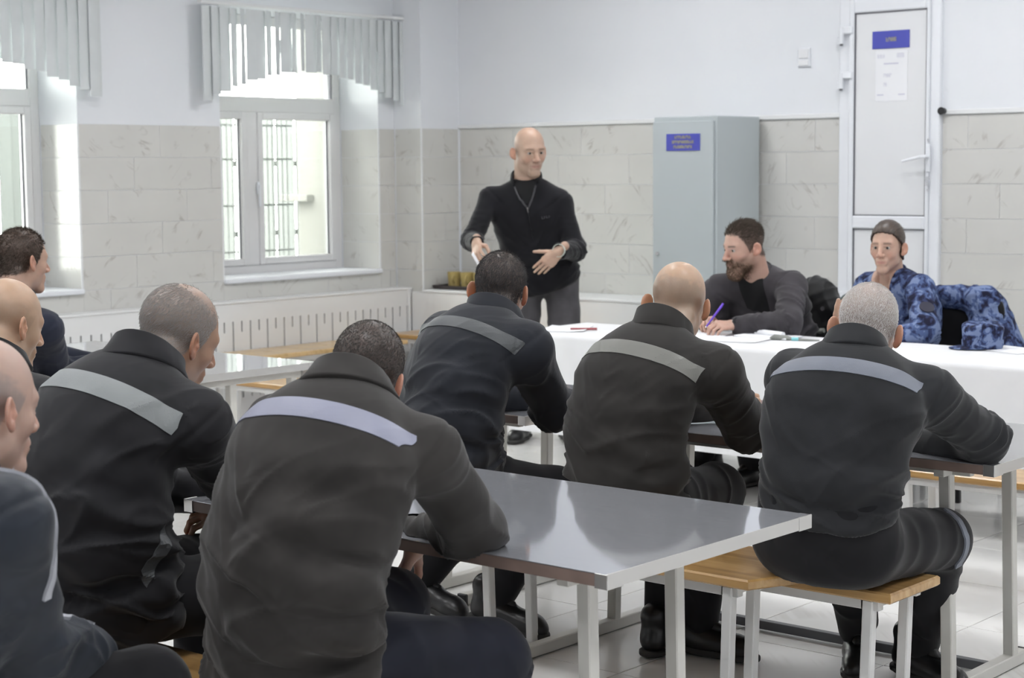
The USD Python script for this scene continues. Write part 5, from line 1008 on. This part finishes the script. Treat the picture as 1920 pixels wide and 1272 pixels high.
# ------------------------------------------------------------------ what the people of the panel wear and hold, and coats on chairs
def lattice(J, tpos, xy):  # a point in the frame of the chest
    p, R = tframe(J, tpos); return p + R @ np.array([xy[0], xy[1], xy[2] if len(xy) > 2 else 0])
def front_slice(t, name, poly, m, thick=.003, parent=None, J=None, label=None):
    """a piece of the jacket's front between planes, lifted off the cloth; poly: (t, half width) pairs from the throat down"""
    v, n, f = t.cloth; sv, sf = v, f
    (t0, w0), (t1, w1) = poly; p0, R0 = tframe(J, t0); p1, R1 = tframe(J, t1)
    for o, nn in ((p0 + V3(0, 0, .03), V3(0, 0, -1)), (p1, V3(0, 0, 1)), (p0 + R0[:, 1] * .03, unit(R0[:, 1] * [1, 1, 0]))): sv, sf, _ = trimesh.intersections.slice_faces_plane(sv, sf, nn, o)
    for s in (-1, 1):
        a, b = p0 + s * R0[:, 0] * w0, p1 + s * R1[:, 0] * w1; nn = unit(np.cross(R0[:, 1], a - b)) * s; nn = nn if nn @ (p0 - a) > 0 or w0 == 0 and nn @ (p1 - b) > 0 else -nn
        mid = (p0 + p1) / 2; nn = nn if nn @ (mid - a) > 0 else -nn
        sv, sf, _ = trimesh.intersections.slice_faces_plane(sv, sf, nn, a)
    g = max(trimesh.Trimesh(sv, sf, process=True).split(only_watertight=False), key=lambda m_: len(m_.faces)) if len(sf) else trimesh.Trimesh(); sv, sf = np.array(g.vertices), np.array(g.faces)
    if len(sf): t.part(name, shell(sv, sf, normals(sv, sf), thick), M[m], parent or t.pj, label=label)
def on_cloth(t, p):
    v, n, f = t.cloth; k = np.argmin(((v - p) ** 2).sum(1)); return v[k], n[k]
# speaker: open throat of the zip collar, zip and its white pull, small grey mark on the chest
front_slice(tS, 'undershirt', ((1.0, .050), (.80, .004)), 'tshirt', .0025, J=JS, label='black shirt showing in the open collar')
zp, zn = on_cloth(tS, lattice(JS, .79, (0, .16)))
M['zip'] = plain('zip_grey', (.05, .05, .055), .4, metallic=.6)
for s in (-1, 1):
    a = lattice(JS, .99, (s * .062, .10, .02)); ribbon(tS, tS.pj, tS.cloth[:2], [a, lattice(JS, .9, (s * .035, .14)), zp], .009, 'zip', 'zip')
b, bn = on_cloth(tS, lattice(JS, .45, (0, .2))); ribbon(tS, tS.pj, tS.cloth[:2], [zp, lattice(JS, .6, (0, .2)), b], .004, 'sweater', 'zip_placket')
_, Rz = tframe(JS, .8)
tS.part('zip_pull', bar(zp + zn * .006 + Rz[:, 2] * .008, zp + zn * .006 - Rz[:, 2] * .026, .009, .003, c=.001), M['chrome'], tS.pj, label='shiny zip pull')
lp, ln = on_cloth(tS, lattice(JS, .66, (-.105, .2))); M['mark'] = plain('chest_mark', (.075, .075, .085), .7)
lx = unit(np.cross(ln, Rz[:, 2])) * -1; lz = np.cross(lx, ln) * 1
r_ = np.random.default_rng(3); ms = []
for k in range(4):
    c = lp + ln * .003 + lx * (.013 * (k - 1.5)); ms += [bar(c - lz * .007, c + lz * .007, .0035, .002, c=0)]
    if k % 2 == 0: ms.append(bar(c + lx * .0005 + lz * .005, c + lx * .009 + lz * .005, .0035, .002, c=0))
    else: ms.append(bar(c + lx * .0005 - lz * .003, c + lx * .009 + lz * .001, .0035, .002, c=0))
tS.part('chest_mark', cat_(*ms), M['mark'], tS.pj, kind='stuff')
# bracelet on the speaker's wrist, and the small white paper in his other hand
def band(J, s, r, w, off):
    d = unit(J['wr' + s] - J['el' + s]); x = unit(np.cross(d, [0, 0, 1])); y = np.cross(d, x); c = J['wr' + s] + d * off
    a = np.linspace(0, 2 * np.pi, 25)[:-1]; P = np.array([[c + d * z + (np.cos(q) * x + np.sin(q) * y) * rr for z, rr in ((-w / 2, r), (-w / 2, r + .003), (w / 2, r + .003), (w / 2, r), (-w / 2, r))] for q in a]); g = grid_mesh(P, True); g.merge_vertices(); trimesh.repair.fix_normals(g); return g, c, x, y, d
M['watch_strap'] = plain('watch_strap_pale', (.55, .60, .54), .4)
g, *_ = band(JS, 'L', .032, .012, .018); tS.part('wristband', g, M['watch_strap'], tS.pj, smooth=40)
d_ = unit(JS['haR'] - JS['wrR']); single('paper_slip', bx(-.001, .001, -.02, .02, -.045, .045).apply_transform(np.block([[frame(150, 20, 25), (JS['haR'] + d_ * .06)[:, None]], [np.zeros((1, 3)), 1]])), M['paper'], 'small white paper slip held by the standing speaker', 'paper')
# bearded man: open overshirt with black shirt beneath, watch, pen
front_slice(tM, 'undershirt', ((1.0, .062), (.02, .042)), 'tshirt', .002, J=JM, label='black shirt in the open overshirt')
for s in (-1, 1):
    c, cn = on_cloth(tM, lattice(JM, .55, (s * .10, .2))); _, R = tframe(JM, .55); x = unit(np.cross(R[:, 2], cn)); z = np.cross(cn, x)
    tM.part('pocket_flap', bar(c - x * .05 + cn * .003, c + x * .05 + cn * .003, .028, .006, up=cn, c=.002), M['overshirt'], tM.pj)
g, c, x, y, d = band(JM, 'L', .033, .026, -.004); w_ = tM.part('watch', g, M['watch_strap'], tM.pj, smooth=40, label='pale watch strap')
fc_ = -y if (-y)[2] > 0 else y; fc_ = unit(fc_ * .6 + np.array([.65, -.757, .1])); tM.part('watch_face', cyl(c + fc_ * .033, c + fc_ * .042, .017, 20), M['lens'], w_, label='dark watch face')
pp = JM['haR'] * .6 + JM['haL'] * .4
t = Thing('pen', 'purple pen held in the bearded man hand', 'pen', pp)
pe = t.part('barrel', tube([pp + V3(-.01, -.03, -.02), pp + V3(.035, .03, .075), pp + V3(.04, .037, .088)], [.004, .006, .005], 10), M['purple'], smooth=50)
t.part('tip', tube([pp + V3(-.012, -.033, -.025), pp + V3(-.01, -.03, -.02)], [.001, .004], 8), M['chrome'], pe)
M['skinlike'] = plain('throat_skin', (.53, .345, .265), .45); M['patch'] = plain('sleeve_patch', (.03, .03, .05), .8)
# woman: pale shirt edge at the throat, dark round patch on the sleeve, hair knot
front_slice(tW, 'undershirt', ((1.02, .058), (.76, .006)), 'skinlike', .0022, J=JW, label='bare throat in the open collar') if 'skinlike' in M else None
c = (JW['shL'] + JW['elL']) / 2; out = unit(c - JW['mid']); out = unit(out + np.array([.5, -.6, 0])); pv, pn = on_cloth(tW, c + out * .08)
tW.part('sleeve_patch', trimesh.util.concatenate([cyl(pv - pn * .002, pv + pn * .0035, .034, 24)]), M['patch'] if 'patch' in M else M['sign'], tW.pj, label='round dark sleeve patch')
kn = HW + RW @ V3(0, -.115, -.005); kb = trimesh.creation.icosphere(3, .032); kb.vertices = kb.vertices * [1, .8, 1] + meshkit.noise(kb.vertices * 90)[:, None] * kb.vertices * .12 + kn
M['knot'] = speckle('hair_knot', (.022, .014, .010), (.05, .032, .024), 60, .5, .4, 300)
tW.part('hair_knot', kb, M['knot'], bW, smooth=True)
# piping of the tracksuit, a pale pocket edge, a knee stripe
tF, JF = PE['F'][:2]; M['piping'] = cloth('piping_pale', (.42, .43, .47), .6, 0, 600, .05)
_, R_ = tframe(JF, .9); f_ = R_[:, 1]; q_ = JF['shR']; cc = JF['c7']
PIP = [cc + (q_ - cc) * .45 + f_ * .03 + V3(0, 0, .06), q_ + f_ * .02 + V3(0, 0, .075), q_ + f_ * .07 + V3(0, 0, .02), q_ + f_ * .085 - V3(0, 0, .06), q_ + f_ * .08 - V3(0, 0, .12)]
ribbon(tF, tF.pj, tF.cloth[:2], PIP, .017, 'piping', 'piping', label='pale piping over the shoulder')
e_, w_2 = JF['elR'], JF['wrR']; ribbon(tF, tF.pj, tF.cloth[:2], [e_ * .6 + w_2 * .4 + V3(.02, -.02, .07), e_ * .25 + w_2 * .75 + V3(.02, -.02, .06), e_ * .02 + w_2 * .98 + V3(.02, -.02, .05)], .016, 'piping', 'piping')
tE, JE = PE['E'][:2]
p_, R_ = tframe(JE, .10); sv, sf = tE.cloth[0], tE.cloth[2]; nn_ = unit(R_[:, 2] * .8 - R_[:, 1] * .6); c_e = p_ + R_[:, 0] * .2 - R_[:, 1] * .04
for o, nn in ((c_e - nn_ * .017, nn_), (c_e + nn_ * .017, -nn_), (p_ + R_[:, 0] * .15, R_[:, 0]), (p_ - R_[:, 1] * .02, R_[:, 1]), (p_ + R_[:, 1] * .07, -R_[:, 1])): sv, sf, _ = trimesh.intersections.slice_faces_plane(sv, sf, nn, o)
g = trimesh.Trimesh(sv, sf, process=True); sv, sf = np.array(g.vertices), np.array(g.faces)
if len(sf): tE.part('pocket_edge', shell(sv, sf, normals(sv, sf), .002), M['stripe_dim'], tE.pj, label='dim grey band at the pocket')
tC, JC = PE['C'][:2]; kn = JC['knR']; dn = unit(JC['knR'] - JC['hipR']); sd = unit(np.cross(dn, [0, 0, 1]))
ribbon(tC, tC.pt, tC.tr[:2], [kn - dn * .03 + sd * .03 + V3(0, 0, .09), kn - dn * .03 + sd * .09, kn - dn * .02 + sd * .05 - V3(0, 0, .07)], .022, 'stripe_blue', 'knee_stripe', label='blue-grey stripe at the knee')
ph = (JE['haL'] + JE['haR']) / 2 + V3(0, .02, .05)
t = Thing('phone', 'dark flat phone in the hands of the grey-haired man at the left', 'phone', ph)
T_ = np.eye(4); T_[:3, :3] = frame(-50, 25, 10); T_[:3, 3] = ph
pb_ = t.part('case', bx(-.035, .035, -.07, .07, -.004, .004, .002).apply_transform(T_), M['black_plastic']); t.part('screen', bx(-.032, .032, -.066, .066, .004, .0046).apply_transform(T_), M['lens'], pb_)

def coat(name, label, cat, caps, k, m, folds_, extra=()):
    caps = [(np.array(a, float), np.array(b, float), ra, rb) for a, b, ra, rb in caps]
    fn = lambda P: sall([cap(P, *c) for c in caps], k)
    pts = np.array([c[i] for c in caps for i in (0, 1)]); v, f = field(fn, pts.min(0) - .16, pts.max(0) + .16, .008); v = relax(v, f, 2); n = normals(v, f)
    a = v[:, 0] + .35 * (v[:, 2]); v = v + n * (.014 * fold_noise(a, v[:, 2], v[:, 1], folds_, .05, .3) + .008 * fold_noise(v[:, 2] - .3 * v[:, 0], v[:, 0], v[:, 1], folds_ + 3, .045, .2))[:, None]
    v[:, 2] = np.maximum(v[:, 2], .06)
    t = Thing(name, label, cat, (pts[:, 0].mean(), pts[:, 1].mean(), v[:, 2].min())); p = t.part('shell', (v, f), m, smooth=True)
    return t, p, v, n
M['coat_black'] = cloth('coat_black', (.011, .011, .012), .5)
tc_, p_, v_, n_ = coat('coat', 'black padded coat hung over the chair of the bearded man', 'coat', [((-4.88, 7.68, .865), (-4.56, 7.68, .88), .06, .062), ((-4.86, 7.71, .82), (-4.84, 7.73, .42), .07, .085), ((-4.68, 7.72, .84), (-4.66, 7.75, .42), .075, .085), ((-4.53, 7.69, .84), (-4.47, 7.70, .45), .075, .085), ((-4.54, 7.68, .89), (-4.46, 7.67, .80), .05, .05)], .05, M['coat_black'], 31)
k = np.argmin(((v_ - V3(-4.47, 7.58, .80)) ** 2).sum(1)); tc_.part('snap', cyl(v_[k], v_[k] + n_[k] * .006, .011, 14), M['chrome'], p_)
tc_.part('lining', cap_mesh := tube([(-4.70, 7.63, .70), (-4.56, 7.622, .675), (-4.47, 7.615, .69)], [.01, .022, .012], 10), M['grey_fabric'], p_, smooth=60, label='grey cloth showing in the fold')
coat('camouflage_jacket', 'blue camouflage jacket hung over the black chair at the right', 'jacket', [((-3.93, 7.625, .885), (-3.62, 7.60, .89), .042, .05), ((-3.62, 7.60, .86), (-3.545, 7.57, .55), .062, .085), ((-3.60, 7.66, .84), (-3.46, 7.66, .50), .07, .085), ((-3.84, 7.71, .82), (-3.84, 7.73, .42), .055, .07), ((-3.68, 7.71, .83), (-3.66, 7.73, .42), .06, .08)], .05, M['camo'], 37)
# camouflage cap
cx_, cy_ = -3.325, 6.99; M['camo2'] = camo('camo_blue_small', [(.013, .014, .035), (.030, .040, .10), (.075, .11, .23), (.17, .22, .37)], 19)
t = Thing('cap', 'blue camouflage cap standing on the white table at the right', 'cap', (cx_, cy_, CZ + .005))
th = np.linspace(0, 2 * np.pi, 49)[:-1]; rows = []
for r, z in ((.0, .0), (.082, .0), (.0845, .012), (.083, .045), (.087, .085), (.086, .097), (.070, .107), (.0, .112)):
    w = 1 + .022 * np.cos(th * 8) * (r > .06); rows.append(np.stack([cx_ + r * w * np.cos(th), cy_ + 1.12 * r * w * np.sin(th), CZ + .008 + z + .006 * np.sin(th * 3 + z * 40) * (z > .05)], -1))
g = grid_mesh(np.array(rows).transpose(1, 0, 2), True); g.merge_vertices(); trimesh.repair.fix_normals(g); pc_ = t.part('crown', g, M['camo2'], smooth=45)
u = np.linspace(-1.1, 1.1, 25); br = []
for k_, (rr, zz) in enumerate(((.080, .012), (.12, .006), (.138, .002), (.138, .0), (.12, .002), (.080, .006))):
    br.append(np.stack([cx_ + (.08 + (rr - .08) * np.cos(u * 1.35)) * np.cos(u - 2.6), cy_ + 1.12 * (.08 + (rr - .08) * np.cos(u * 1.35)) * np.sin(u - 2.6), np.full(25, CZ + .008 + zz)], -1))
br.append(br[0]); g = grid_mesh(np.array(br)); g.merge_vertices(); trimesh.repair.fix_normals(g); t.part('visor', g, M['camo2'], pc_, smooth=45)
t.part('band', grid_mesh(np.stack([np.stack([cx_ + .0862 * np.cos(th), cy_ + .0862 * 1.12 * np.sin(th), np.full(48, CZ + z)], -1) for z in (.02, .046)], 1), True), M['camo2'], pc_)
